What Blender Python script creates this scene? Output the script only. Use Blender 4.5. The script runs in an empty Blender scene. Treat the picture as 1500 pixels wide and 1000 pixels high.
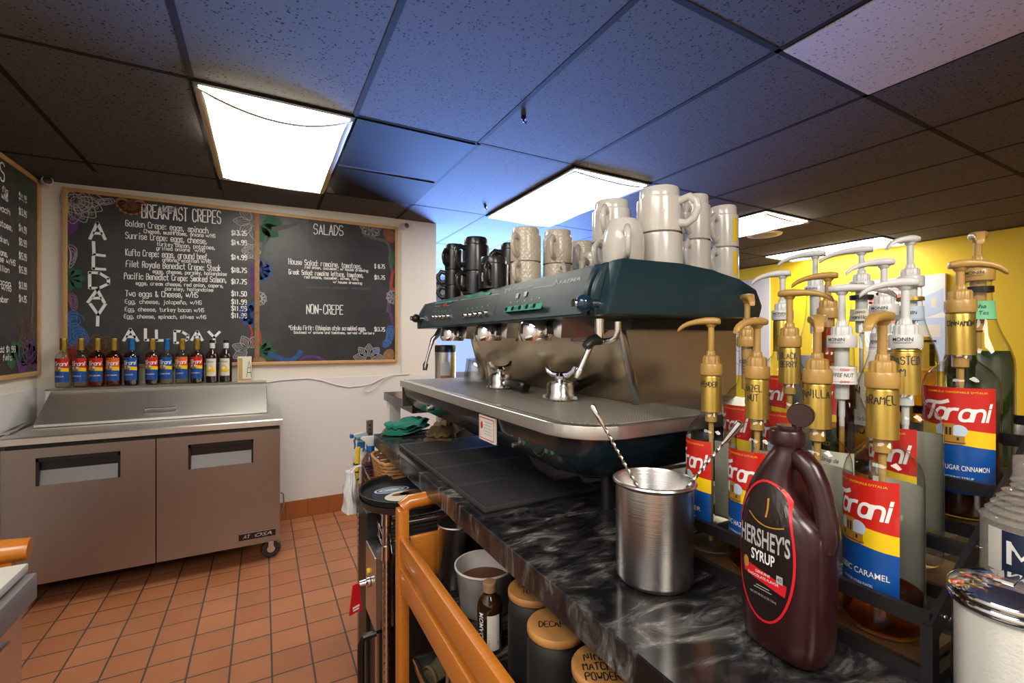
import bpy, bmesh, math, random
from mathutils import Vector, Matrix
random.seed(7)
S = bpy.context.scene
COL = S.collection
PI = math.pi
H = 1.35                      # eye height
YAW = math.radians(28.65)
FX, FY = math.sin(YAW), math.cos(YAW)
# ------------------------------------------------------------------ camera
cd = bpy.data.cameras.new('camera'); cam = bpy.data.objects.new('camera', cd); COL.objects.link(cam)
cam.location = (0, 0, H); cam.rotation_euler = (PI/2, 0, -YAW)
cd.sensor_width = 36; cd.lens = 36*668/1500; cd.clip_start = .02; cd.clip_end = 60
S.camera = cam
# ------------------------------------------------------------------ world, exposure
w = bpy.data.worlds.new('world'); S.world = w; w.use_nodes = True
w.node_tree.nodes['Background'].inputs[0].default_value = (.45, .62, 1, 1)
w.node_tree.nodes['Background'].inputs[1].default_value = 1.2
S.view_settings.view_transform = 'Standard'; S.view_settings.look = 'None'
S.view_settings.exposure = 0.0; S.view_settings.gamma = 1; S.view_settings.use_curve_mapping = False
S.cycles.use_denoising = True
S.cycles.max_bounces = 10; S.cycles.diffuse_bounces = 4; S.cycles.glossy_bounces = 5
S.cycles.transparent_max_bounces = 40; S.cycles.transmission_bounces = 8
S.cycles.caustics_reflective = False; S.cycles.caustics_refractive = False
S.cycles.sample_clamp_indirect = 4
PANEL = 11.5                   # strength of the fluorescent panels
def lamp(name, loc, rot, sx, sy, power, color):
    l = bpy.data.lights.new(name, 'AREA'); l.shape = 'RECTANGLE'; l.size = sx; l.size_y = sy
    l.energy = power; l.color = color
    o = bpy.data.objects.new(name, l); COL.objects.link(o); o.location = loc; o.rotation_euler = rot
    return o
# daylight entering by the shop window in the far wall (facing -Y); then two added fill lamps, out of view
dl = lamp('daylight', (4.15, 7.82, 1.05), (-PI/2-.0, 0, math.radians(-24)), 2.2, 1.0, 480, (.20, .38, 1)); dl.data.spread = math.radians(42)
dl.rotation_euler = Vector((-.60, -.80, .40)).to_track_quat('-Z', 'Y').to_euler()
lamp('fill_lamp', (.2, -1.3, 2.36), (0, 0, 0), .6, 1.2, 54, (1, .92, .80))  # added fill behind the camera, brightens the fronts of the bottles

lamp('fill_lamp', (-.75, .0, 2.36), (0, 0, 0), .6, 1.2, 30, (1, .93, .82))  # added fill out of view at left, lifts the dark under the counter
# ------------------------------------------------------------------ pixel -> point helpers (on a known plane)
def ray(u, v): 
    xc = (u-750)/668; yc = (v-499)/668
    return FX + xc*FY, FY - xc*FX, -yc
def PY(u, v, Y):
    a, b, c = ray(u, v); d = Y/b; return Vector((a*d, Y, H + c*d))
def PX(u, v, X):
    a, b, c = ray(u, v); d = X/a; return Vector((X, b*d, H + c*d))
def PZ(u, v, Z):
    a, b, c = ray(u, v); d = (Z-H)/c; return Vector((a*d, b*d, Z))

# ------------------------------------------------------------------ materials
def nt(m): return m.node_tree.nodes, m.node_tree.links
def mat(name, col, rough=.5, metal=0., spec=.5, coat=0., emit=None, es=0., bump=None, var=0., vscale=8., alpha=1.):
    m = bpy.data.materials.new(name); m.use_nodes = True
    n, l = nt(m); b = n['Principled BSDF']
    b.inputs['Base Color'].default_value = (*col, 1); b.inputs['Roughness'].default_value = rough
    b.inputs['Metallic'].default_value = metal; b.inputs['Specular IOR Level'].default_value = spec
    b.inputs['Coat Weight'].default_value = coat; b.inputs['Coat Roughness'].default_value = .08
    if emit: b.inputs['Emission Color'].default_value = (*emit, 1); b.inputs['Emission Strength'].default_value = es
    if bump or var:
        tc = n.new('ShaderNodeTexCoord'); mp = n.new('ShaderNodeMapping'); nz = n.new('ShaderNodeTexNoise')
        l.new(tc.outputs['Object'], mp.inputs[0]); l.new(mp.outputs[0], nz.inputs[0])
        nz.inputs['Scale'].default_value = vscale; nz.inputs['Detail'].default_value = 4
        if bump:
            mp.inputs['Scale'].default_value = bump[1]
            bp = n.new('ShaderNodeBump'); bp.inputs['Strength'].default_value = bump[0]; bp.inputs['Distance'].default_value = .002
            l.new(nz.outputs[0], bp.inputs['Height']); l.new(bp.outputs[0], b.inputs['Normal'])
        if var:
            rp = n.new('ShaderNodeMix'); rp.data_type = 'RGBA'
            rp.inputs[6].default_value = (*[max(0, c*(1-var)) for c in col], 1); rp.inputs[7].default_value = (*[min(1, c*(1+var)) for c in col], 1)
            l.new(nz.outputs[0], rp.inputs[0]); l.new(rp.outputs[2], b.inputs['Base Color'])
    return m
def clear(name, tint, rough=.03, ior=1.45, gain=1.0):
    """thin clear glass or liquid: tinted see-through mixed with a mirror reflection by Fresnel"""
    m = bpy.data.materials.new(name); m.use_nodes = True; n, l = nt(m)
    for x in list(n):
        if x.type != 'OUTPUT_MATERIAL': n.remove(x)
    out = [x for x in n if x.type == 'OUTPUT_MATERIAL'][0]
    t = n.new('ShaderNodeBsdfTransparent'); g = n.new('ShaderNodeBsdfGlossy'); g.inputs['Roughness'].default_value = rough
    lw = n.new('ShaderNodeLayerWeight'); lw.inputs[0].default_value = .5
    cr = n.new('ShaderNodeMix'); cr.data_type = 'RGBA'
    pw = n.new('ShaderNodeMath'); pw.operation = 'POWER'; pw.inputs[1].default_value = 3.5
    l.new(lw.outputs['Facing'], pw.inputs[0]); l.new(pw.outputs[0], cr.inputs[0])
    cr.inputs[6].default_value = (*tint, 1); cr.inputs[7].default_value = (*[c*.35 for c in tint], 1)   # glass is thicker along its edge
    l.new(cr.outputs[2], t.inputs[0])
    p5 = n.new('ShaderNodeMath'); p5.operation = 'POWER'; p5.inputs[1].default_value = 5; l.new(lw.outputs['Facing'], p5.inputs[0])
    ml = n.new('ShaderNodeMath'); ml.operation = 'MULTIPLY_ADD'; ml.use_clamp = True
    r0 = ((ior-1)/(ior+1))**2*gain; ml.inputs[1].default_value = .75*min(1, gain); ml.inputs[2].default_value = r0
    l.new(p5.outputs[0], ml.inputs[0])
    mx = n.new('ShaderNodeMixShader'); l.new(ml.outputs[0], mx.inputs[0]); l.new(t.outputs[0], mx.inputs[1]); l.new(g.outputs[0], mx.inputs[2])
    l.new(mx.outputs[0], out.inputs[0])
    return m
M = {}
M['wall'] = mat('wall paint', (.78, .735, .655), .45, bump=(.06, (1, 1, 1)), vscale=60)
M['yellow'] = mat('yellow paint', (.96, .66, .006), .5, bump=(.08, (1, 1, 1)), vscale=60)
M['steel'] = mat('brushed steel', (.56, .54, .52), .27, 1., bump=(.12, (3, 3, 120)), vscale=6)
M['steel_h'] = mat('brushed steel door', (.36, .31, .285), .34, 1., bump=(.10, (60, 60, 2)), vscale=6, var=.1)
M['steel_top'] = mat('worn steel', (.68, .66, .63), .38, 1., bump=(.12, (2, 60, 2)), vscale=7)
M['splash'] = mat('yellow reflection steel', (.76, .65, .48), .23, 1., bump=(.10, (4, 4, 4)), vscale=4, var=.18)  # gold tint paints in the reflected yellow; the panel is plain steel
M['chrome'] = mat('chrome', (.78, .78, .78), .08, 1.)
M['chrome_s'] = mat('satin chrome', (.62, .61, .59), .2, 1.)
M['teal'] = mat('dark teal metal', (.010, .032, .042), .36, .0, .45, coat=.12, bump=(.12, (1, 1, 1)), vscale=90)
M['teal_p'] = mat('grey teal fascia', (.024, .046, .053), .36, .25, .5, coat=.15)
M['teal_d'] = mat('black teal enamel', (.006, .012, .016), .22, .0, .5, coat=.3)
M['black'] = mat('black plastic', (.008, .008, .008), .35)
M['black_m'] = mat('black powder coat', (.012, .011, .011), .42)
M['rubber'] = mat('black rubber', (.020, .020, .020), .36, spec=.6)
M['mat_rib'] = mat('ribbed rubber', (.045, .045, .046), .4, spec=.6)
M['wood'] = mat('orange varnished wood', (.53, .172, .018), .3, coat=.4, bump=(.05, (4, 40, 40)), vscale=5, var=.25)
M['wood_l'] = mat('light oak', (.55, .33, .13), .45, var=.3, vscale=14, bump=(.05, (30, 2, 2)))
M['plank'] = mat('dark stained plank', (.09, .042, .016), .35, var=.5, vscale=12)
M['bamboo'] = mat('bamboo lid', (.42, .20, .06), .45, var=.3, vscale=20)
M['mug_w'] = mat('white glazed ceramic', (.60, .57, .52), .18, coat=.2)
M['mug_c'] = mat('cream glazed ceramic', (.62, .54, .42), .2, coat=.3)
M['mug_b'] = mat('black ceramic', (.010, .010, .010), .3, coat=.2)
M['jar'] = mat('matte black jar', (.013, .013, .013), .5)
M['gold_p'] = mat('tan pump plastic', (.45, .265, .068), .33, coat=.15)
M['white_p'] = mat('white pump plastic', (.64, .64, .63), .3, coat=.15)
M['foil'] = mat('gold foil', (.50, .34, .07), .3, .75)
M['white'] = mat('white print', (.85, .85, .83), .5)
M['grey_pr'] = mat('silver print', (.42, .42, .43), .45)
M['ink'] = mat('black marker ink', (.02, .018, .02), .5)
M['navy_ink'] = mat('navy ink', (.02, .04, .10), .5)
M['paper'] = mat('white paper label', (.72, .69, .62), .6)
M['green_tape'] = mat('green tape', (.0, .30, .19), .5)
M['glass'] = clear('clear glass', (.95, .965, .95), .02, 1.45, 1.1)
M['tumbler'] = clear('pressed glass', (.84, .84, .82), .04, 1.5, 3.5)
M['liq_amber'] = clear('amber syrup', (.80, .40, .06), .03, 1.33, .6)
M['liq_clear'] = clear('pale syrup', (.93, .90, .80), .03, 1.33, .6)
M['liq_gold'] = clear('golden syrup', (.86, .62, .18), .03, 1.33, .6)
M['liq_dark'] = mat('dark brown syrup', (.035, .009, .003), .08, coat=.3)
M['liq_green'] = mat('dark green syrup', (.022, .034, .006), .1, coat=.3)
M['liq_navy'] = mat('blackberry syrup', (.010, .008, .016), .08, coat=.3)
M['red'] = mat('red label', (.56, .016, .010), .3)
M['orange'] = mat('orange label', (.75, .13, .015), .3)
M['yel'] = mat('yellow label', (.88, .58, .01), .3)
M['blue'] = mat('blue label', (.006, .075, .33), .3)
M['sky'] = mat('pale blue print', (.55, .66, .80), .4)
M['gold_pr'] = mat('ochre print', (.44, .22, .03), .4)
M['green_pr'] = mat('green print', (.05, .22, .06), .4)
M['mint'] = mat('mint label', (.20, .62, .32), .4)
M['cream_l'] = mat('cream label', (.78, .74, .60), .45)
M['choc'] = mat('chocolate brown plastic', (.026, .0052, .0062), .3, coat=.15)
M['choc_d'] = mat('dark brown print', (.012, .005, .005), .35)
M['red_pr'] = mat('red print', (.62, .012, .02), .35)
M['cap_blue'] = mat('blue foil', (.015, .17, .48), .35, .3)
M['chalk'] = mat('white chalk', (.80, .80, .79), .8)
M['chalk_g'] = mat('thin grey chalk', (.40, .38, .38), .85)
M['ch_purple'] = mat('purple chalk', (.10, .035, .15), .85, var=.4, vscale=40)
M['ch_green'] = mat('green chalk', (.03, .10, .055), .85, var=.4, vscale=40)
M['ch_blue'] = mat('blue chalk', (.03, .08, .24), .85, var=.4, vscale=40)
M['ch_orange'] = mat('rust chalk', (.21, .075, .03), .85, var=.4, vscale=40)
M['ch_brown'] = mat('tan chalk', (.27, .15, .07), .85, var=.4, vscale=40)
M['ch_red'] = mat('red chalk', (.42, .04, .03), .85, var=.3, vscale=40)
M['ch_ghost'] = mat('smudged chalk', (.095, .095, .10), .85, var=.3, vscale=30)
M['cable'] = mat('white cable', (.66, .62, .56), .5)
M['cloth_g'] = mat('green terry cloth', (.012, .20, .135), .9, bump=(.6, (1, 1, 1)), vscale=500)
M['cloth_o'] = mat('olive cloth', (.17, .105, .038), .9, bump=(.6, (1, 1, 1)), vscale=500, var=.3)
M['glove'] = mat('olive mitt cloth', (.085, .070, .032), .9, bump=(.6, (1, 1, 1)), vscale=300, var=.35)
M['bag'] = mat('white plastic bag', (.74, .74, .76), .3, var=.08, vscale=30)
M['wicker'] = mat('wicker', (.40, .20, .07), .6, var=.35, vscale=60)
M['pink'] = clear('pink cleaner', (.88, .50, .48), .1, 1.33, .8)
M['spray_w'] = mat('cloudy plastic', (.70, .66, .64), .35)
M['ch_blue2'] = mat('bright blue chalk', (.07, .17, .40), .85)
M['grip'] = mat('grey grip recess', (.27, .265, .27), .5, .6)
M['hazy_glass'] = mat('hazy ribbed glass', (.40, .37, .33), .12); M['hazy_glass'].node_tree.nodes['Principled BSDF'].inputs['Alpha'].default_value = .38
M['led'] = mat('red display', (.25, .0, .0), .3, emit=(1, .02, .02), es=.6)
M['ball'] = mat('blue knob', (.006, .03, .055), .08, coat=.5)
M['sugar'] = mat('white sugar', (.83, .80, .76), .8, bump=(.3, (1, 1, 1)), vscale=400)
M['taupe'] = mat('taupe plastic', (.27, .22, .18), .4)
M['navy'] = mat('navy sticker', (.012, .022, .055), .4)
M['marble_w'] = mat('white board', (.66, .66, .60), .3, var=.05, vscale=6)
M['grey_edge'] = mat('grey edging', (.22, .215, .205), .4)
M['nuts'] = mat('brown granules', (.13, .045, .02), .7, var=.5, vscale=120)
M['amber_glass'] = mat('brown glass', (.025, .010, .004), .06, coat=.4)
M['board_w'] = mat('painted half wall', (.74, .73, .71), .45)

def paper_back(m):
    # printed paper: the side stuck to the glass is plain whitish paper
    n, l = nt(m); b = n['Principled BSDF']; g = n.new('ShaderNodeNewGeometry'); x = n.new('ShaderNodeMix'); x.data_type = 'RGBA'
    x.inputs[6].default_value = b.inputs['Base Color'].default_value; x.inputs[7].default_value = (.55, .53, .46, 1)
    l.new(g.outputs['Backfacing'], x.inputs[0]); l.new(x.outputs[2], b.inputs['Base Color'])
for k in ('red', 'orange', 'yel', 'blue', 'mint', 'cream_l'): paper_back(M[k])
def floor_mat():
    m = mat('quarry tile', (.5, .2, .08), .42); n, l = nt(m); b = n['Principled BSDF']
    tc = n.new('ShaderNodeTexCoord'); mp = n.new('ShaderNodeMapping'); br = n.new('ShaderNodeTexBrick'); nz = n.new('ShaderNodeTexNoise')
    mp.inputs['Location'].default_value = (-.033+.152*20, .05+.152*20, 0)
    l.new(tc.outputs['Object'], mp.inputs[0]); l.new(mp.outputs[0], br.inputs[0]); l.new(tc.outputs['Object'], nz.inputs[0])
    br.offset = 0; br.squash = 1; br.inputs['Scale'].default_value = 1
    br.inputs['Brick Width'].default_value = .152; br.inputs['Row Height'].default_value = .152
    br.inputs['Mortar Size'].default_value = .0042; br.inputs['Mortar Smooth'].default_value = .3; br.inputs['Bias'].default_value = 0
    br.inputs['Color1'].default_value = (.42, .150, .060, 1); br.inputs['Color2'].default_value = (.50, .192, .082, 1); br.inputs['Mortar'].default_value = (.075, .055, .045, 1)
    nz.inputs['Scale'].default_value = 5; nz.inputs['Detail'].default_value = 5
    mx = n.new('ShaderNodeMix'); mx.data_type = 'RGBA'; mx.blend_type = 'MULTIPLY'; mx.inputs[0].default_value = .35
    l.new(br.outputs[0], mx.inputs[6]); l.new(nz.outputs[0], mx.inputs[7]); l.new(mx.outputs[2], b.inputs['Base Color'])
    bp = n.new('ShaderNodeBump'); bp.inputs['Strength'].default_value = .5; bp.inputs['Distance'].default_value = .003; bp.invert = True
    l.new(br.outputs['Fac'], bp.inputs['Height']); l.new(bp.outputs[0], b.inputs['Normal'])
    return m
M['floor'] = floor_mat()
def ceil_mat(name, c1, c2):
    m = mat(name, c1, .9, 0, .12); n, l = nt(m); b = n['Principled BSDF']
    tc = n.new('ShaderNodeTexCoord'); vo = n.new('ShaderNodeTexVoronoi'); nz = n.new('ShaderNodeTexNoise'); rp = n.new('ShaderNodeValToRGB')
    vo.inputs['Scale'].default_value = 70; nz.inputs['Scale'].default_value = 70; nz.inputs['Detail'].default_value = 3
    l.new(tc.outputs['Object'], vo.inputs[0]); l.new(tc.outputs['Object'], nz.inputs[0])
    ad = n.new('ShaderNodeMath'); ad.operation = 'MULTIPLY_ADD'; ad.inputs[1].default_value = .9
    l.new(nz.outputs[0], ad.inputs[0]); l.new(vo.outputs['Distance'], ad.inputs[2])
    rp.color_ramp.elements[0].position = .60; rp.color_ramp.elements[0].color = (*c2, 1)
    rp.color_ramp.elements[1].position = .70; rp.color_ramp.elements[1].color = (*c1, 1)
    l.new(ad.outputs[0], rp.inputs[0]); l.new(rp.outputs[0], b.inputs['Base Color'])
    bp = n.new('ShaderNodeBump'); bp.inputs['Strength'].default_value = .15; bp.inputs['Distance'].default_value = .001
    l.new(ad.outputs[0], bp.inputs['Height']); l.new(bp.outputs[0], b.inputs['Normal'])
    return m
M['ceiling'] = ceil_mat('black ceiling tile', (.108, .107, .107), (.018, .018, .018))
M['ceil_w'] = ceil_mat('white ceiling tile', (.62, .61, .60), (.30, .29, .28))
M['tbar'] = mat('black grid', (.024, .023, .023), .85, spec=.1)
M['flat_tile'] = mat('flat black panel', (.016, .016, .018), .8, spec=.12, var=.2, vscale=6)
def marble():
    m = mat('black marble laminate', (.02, .02, .02), .16, 0, .5); n, l = nt(m); b = n['Principled BSDF']
    tc = n.new('ShaderNodeTexCoord'); mp = n.new('ShaderNodeMapping'); mp.inputs['Rotation'].default_value = (0, 0, .5); mp.inputs['Scale'].default_value = (1.1, 2.6, 1)
    n1 = n.new('ShaderNodeTexNoise'); n1.inputs['Scale'].default_value = 8; n1.inputs['Detail'].default_value = 9; n1.inputs['Roughness'].default_value = .65; n1.inputs['Distortion'].default_value = 1.6
    n2 = n.new('ShaderNodeTexNoise'); n2.inputs['Scale'].default_value = 2.2; n2.inputs['Detail'].default_value = 3
    l.new(tc.outputs['Object'], mp.inputs[0]); l.new(mp.outputs[0], n1.inputs[0]); l.new(tc.outputs['Object'], n2.inputs[0])
    rp = n.new('ShaderNodeValToRGB'); e = rp.color_ramp.elements
    e[0].position = .42; e[0].color = (.0075, .0075, .008, 1); e[1].position = .72; e[1].color = (.36, .35, .34, 1)
    x = e.new(.53); x.color = (.032, .031, .031, 1); x = e.new(.62); x.color = (.11, .106, .10, 1)
    ad = n.new('ShaderNodeMath'); ad.operation = 'MULTIPLY_ADD'; ad.inputs[1].default_value = .35
    sb = n.new('ShaderNodeMath'); sb.operation = 'SUBTRACT'; sb.inputs[1].default_value = .17
    l.new(n2.outputs[0], ad.inputs[0]); l.new(n1.outputs[0], ad.inputs[2]); l.new(ad.outputs[0], sb.inputs[0]); l.new(sb.outputs[0], rp.inputs[0])
    l.new(rp.outputs[0], b.inputs['Base Color'])
    return m
M['marble'] = marble()
def board_mat():
    m = mat('chalkboard', (.035, .035, .036), .42, 0, .4); n, l = nt(m); b = n['Principled BSDF']
    tc = n.new('ShaderNodeTexCoord'); n1 = n.new('ShaderNodeTexNoise'); n1.inputs['Scale'].default_value = 3; n1.inputs['Detail'].default_value = 4
    l.new(tc.outputs['Object'], n1.inputs[0]); rp = n.new('ShaderNodeValToRGB')
    rp.color_ramp.elements[0].position = .35; rp.color_ramp.elements[0].color = (.026, .026, .027, 1)
    rp.color_ramp.elements[1].position = .75; rp.color_ramp.elements[1].color = (.052, .052, .054, 1)
    l.new(n1.outputs[0], rp.inputs[0]); l.new(rp.outputs[0], b.inputs['Base Color'])
    n2 = n.new('ShaderNodeTexNoise'); n2.inputs['Scale'].default_value = 26; n2.inputs['Detail'].default_value = 3
    l.new(tc.outputs['Object'], n2.inputs[0])
    bp = n.new('ShaderNodeBump'); bp.inputs['Strength'].default_value = .25; bp.inputs['Distance'].default_value = .006
    l.new(n2.outputs[0], bp.inputs['Height']); l.new(bp.outputs[0], b.inputs['Normal'])
    return m
M['board'] = board_mat()
def grate_mat():
    m = mat('perforated grate', (.36, .32, .27), .55, .25); n, l = nt(m); b = n['Principled BSDF']
    tc = n.new('ShaderNodeTexCoord'); vo = n.new('ShaderNodeTexVoronoi'); vo.voronoi_dimensions = '2D'; vo.inputs['Scale'].default_value = 150; vo.inputs['Randomness'].default_value = 0
    l.new(tc.outputs['Object'], vo.inputs[0]); rp = n.new('ShaderNodeValToRGB')
    rp.color_ramp.elements[0].position = .3; rp.color_ramp.elements[0].color = (.06, .052, .044, 1)
    rp.color_ramp.elements[1].position = .42; rp.color_ramp.elements[1].color = (.44, .40, .34, 1)
    l.new(vo.outputs['Distance'], rp.inputs[0]); l.new(rp.outputs[0], b.inputs['Base Color'])
    return m
M['grate'] = grate_mat()
def quilt_mat():
    m = mat('cream quilted ceramic', (.60, .53, .42), .22, coat=.3); n, l = nt(m); b = n['Principled BSDF']
    tc = n.new('ShaderNodeTexCoord'); sp = n.new('ShaderNodeSeparateXYZ'); l.new(tc.outputs['Object'], sp.inputs[0])
    at = n.new('ShaderNodeMath'); at.operation = 'ARCTAN2'; l.new(sp.outputs[0], at.inputs[0]); l.new(sp.outputs[1], at.inputs[1])
    a = n.new('ShaderNodeMath'); a.operation = 'MULTIPLY'; a.inputs[1].default_value = 8; l.new(at.outputs[0], a.inputs[0])
    z = n.new('ShaderNodeMath'); z.operation = 'MULTIPLY'; z.inputs[1].default_value = 200; l.new(sp.outputs[2], z.inputs[0])
    r = []
    for op in ('ADD', 'SUBTRACT'):
        q = n.new('ShaderNodeMath'); q.operation = op; l.new(a.outputs[0], q.inputs[0]); l.new(z.outputs[0], q.inputs[1])
        s = n.new('ShaderNodeMath'); s.operation = 'SINE'; l.new(q.outputs[0], s.inputs[0])
        ab = n.new('ShaderNodeMath'); ab.operation = 'ABSOLUTE'; l.new(s.outputs[0], ab.inputs[0]); r.append(ab)
    mn = n.new('ShaderNodeMath'); mn.operation = 'MINIMUM'; l.new(r[0].outputs[0], mn.inputs[0]); l.new(r[1].outputs[0], mn.inputs[1])
    bp = n.new('ShaderNodeBump'); bp.inputs['Strength'].default_value = .22; bp.inputs['Distance'].default_value = .003
    l.new(mn.outputs[0], bp.inputs['Height']); l.new(bp.outputs[0], b.inputs['Normal'])
    return m
M['quilt'] = quilt_mat()
def lamp_mat(name, strength):
    m = mat(name, (.8, .8, .78), .6); b = m.node_tree.nodes['Principled BSDF']
    b.inputs['Emission Color'].default_value = (1, .94, .83, 1); b.inputs['Emission Strength'].default_value = strength
    return m
M['diffuser'] = lamp_mat('lit diffuser', PANEL)
M['diffuser_new'] = lamp_mat('bright lit diffuser', PANEL*1.45)
M['tape'] = mat('yellowed tape', (.50, .40, .22), .6)

# ------------------------------------------------------------------ mesh helpers
class MB:
    """collects shapes for ONE mesh"""
    def __init__(s): s.b = bmesh.new()
    def box(s, x0, x1, y0, y1, z0, z1, bev=0.):
        vs = [s.b.verts.new(p) for p in ((x0,y0,z0),(x1,y0,z0),(x1,y1,z0),(x0,y1,z0),(x0,y0,z1),(x1,y0,z1),(x1,y1,z1),(x0,y1,z1))]
        fs = [s.b.faces.new([vs[i] for i in f]) for f in ((3,2,1,0),(4,5,6,7),(0,1,5,4),(1,2,6,5),(2,3,7,6),(3,0,4,7))]
        if bev:
            es = set(e for f in fs for e in f.edges)
            bmesh.ops.bevel(s.b, geom=list(es), offset=bev, segments=2, profile=.6, affect='EDGES')
        return s
    def rings(s, rings, cap0=True, cap1=True, close=False):
        vr = [[s.b.verts.new(p) for p in r] for r in rings]
        k = len(vr[0])
        pairs = list(zip(vr, vr[1:])) + ([(vr[-1], vr[0])] if close else [])
        for a, b in pairs:
            for i in range(k):
                j = (i+1) % k
                s.b.faces.new((a[i], a[j], b[j], b[i]))
        if not close:
            if cap0: s.b.faces.new(vr[0][::-1])
            if cap1: s.b.faces.new(vr[-1])
        return s
    def lathe(s, prof, c=(0,0,0), n=28, axis=2, cap=True):
        """prof: (radius, height) pairs"""
        rs = []
        for r, z in prof:
            r = max(r, 1e-5); ring = []
            for i in range(n):
                a = 2*PI*i/n; p = (r*math.cos(a), r*math.sin(a), z)
                if axis == 0: p = (p[2], p[0], p[1])
                elif axis == 1: p = (p[1], p[2], p[0])
                ring.append((p[0]+c[0], p[1]+c[1], p[2]+c[2]))
            rs.append(ring)
        return s.rings(rs, cap, cap)
    def tube(s, pts, r, n=10, cap=True, close=False, flat=1.):
        pts = [Vector(p) for p in pts]; rr = r if isinstance(r, (list, tuple)) else [r]*len(pts)
        rings = []; up = None
        for i, p in enumerate(pts):
            if close: t = (pts[(i+1) % len(pts)] - pts[i-1]).normalized()
            else: t = (pts[min(i+1, len(pts)-1)] - pts[max(i-1, 0)]).normalized()
            if up is None:
                a = Vector((0,0,1)) if abs(t.z) < .9 else Vector((1,0,0))
                up = (a - t*a.dot(t)).normalized()
            else:
                up = (up - t*up.dot(t)).normalized()
            sd = t.cross(up)
            rings.append([p + up*(rr[i]*flat*math.cos(2*PI*k/n)) + sd*(rr[i]*math.sin(2*PI*k/n)) for k in range(n)])
        return s.rings(rings, cap, cap, close)
    def bar(s, a, b, wx, wz, bev=0.):
        """straight bar of rectangular section between two points; wx sideways, wz along the 'up' of the bar"""
        a = Vector(a); b = Vector(b); t = (b-a).normalized()
        u = Vector((0,0,1)) if abs(t.z) < .95 else Vector((1,0,0))
        u = (u - t*u.dot(t)).normalized(); sd = t.cross(u)
        q = [(-1,-1),(1,-1),(1,1),(-1,1)]
        vr = [[s.b.verts.new(p + sd*(wx/2*i) + u*(wz/2*j)) for i, j in q] for p in (a, b)]
        fs = [s.b.faces.new(vr[0][::-1]), s.b.faces.new(vr[1])]
        for i in range(4):
            j = (i+1) % 4; fs.append(s.b.faces.new((vr[0][i], vr[0][j], vr[1][j], vr[1][i])))
        if bev: bmesh.ops.bevel(s.b, geom=list(set(e for f in fs for e in f.edges)), offset=bev, segments=2, profile=.6, affect='EDGES')
        return s
    def prism(s, poly, lo, hi, axis=2, bev=0.):
        """poly in the plane of the two other axes, extruded along axis"""
        def p3(p, h):
            return (h, p[0], p[1]) if axis == 0 else (p[0], h, p[1]) if axis == 1 else (p[0], p[1], h)
        a = [s.b.verts.new(p3(p, lo)) for p in poly]; b = [s.b.verts.new(p3(p, hi)) for p in poly]; k = len(poly)
        fs = [s.b.faces.new(a[::-1]), s.b.faces.new(b)]
        for i in range(k): fs.append(s.b.faces.new((a[i], a[(i+1) % k], b[(i+1) % k], b[i])))
        if bev: bmesh.ops.bevel(s.b, geom=list(set(e for f in fs for e in f.edges)), offset=bev, segments=2, profile=.6, affect='EDGES')
        return s
    def ball(s, c, r, n=16, sc=(1,1,1)):
        bmesh.ops.create_uvsphere(s.b, u_segments=n, v_segments=max(6, n//2), radius=r, matrix=Matrix.Translation(c) @ Matrix.Diagonal((*sc, 1)))
        return s
    def flat(s, sh, f):
        """2-D shape (verts, faces) mapped into space by f"""
        V, F = sh; vs = [s.b.verts.new(f(*p)) for p in V]
        for q in F:
            try: s.b.faces.new([vs[i] for i in q])
            except ValueError: pass
        return s
    def build(s, name, m, parent=None, smooth=True, sharp=35, off=None, world=None, recalc=True):
        if world is not None: bmesh.ops.translate(s.b, verts=s.b.verts, vec=-Vector(world))
        if recalc: bmesh.ops.recalc_face_normals(s.b, faces=s.b.faces)
        me = bpy.data.meshes.new(name)
        s.b.to_mesh(me); s.b.free()
        o = bpy.data.objects.new(name, me); COL.objects.link(o)
        me.materials.append(M[m] if isinstance(m, str) else m)
        if smooth and len(me.polygons):
            me.polygons.foreach_set('use_smooth', [True]*len(me.polygons))
            me.set_sharp_from_angle(angle=math.radians(sharp))
        if parent: o.parent = parent
        if off: o.location = off
        return o
def tag(o, label, cat, group=None, kind=None):
    o['label'] = label; o['category'] = cat
    if group: o['group'] = group
    if kind: o['kind'] = kind
    return o
def thing(name, label, cat, loc=(0,0,0), rz=0., group=None):
    o = bpy.data.objects.new(name, None); COL.objects.link(o); o.empty_display_size = .05
    o.location = loc; o.rotation_euler = (0, 0, rz)
    return tag(o, label, cat, group)
def struct(mb, name, m, label, smooth=False):
    o = mb.build(name, m, smooth=smooth); o['kind'] = 'structure'; o['label'] = label; o['category'] = name.split('_')[0]
    return o
def dup(root, loc, rz, label, group=None):
    r = root.copy(); COL.objects.link(r); r.location = loc; r.rotation_euler = (0, 0, rz); r['label'] = label
    if group: r['group'] = group
    for ch in root.children:
        c = ch.copy(); COL.objects.link(c); c.parent = r
        for g in ch.children:
            d = g.copy(); COL.objects.link(d); d.parent = c
    return r

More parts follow.
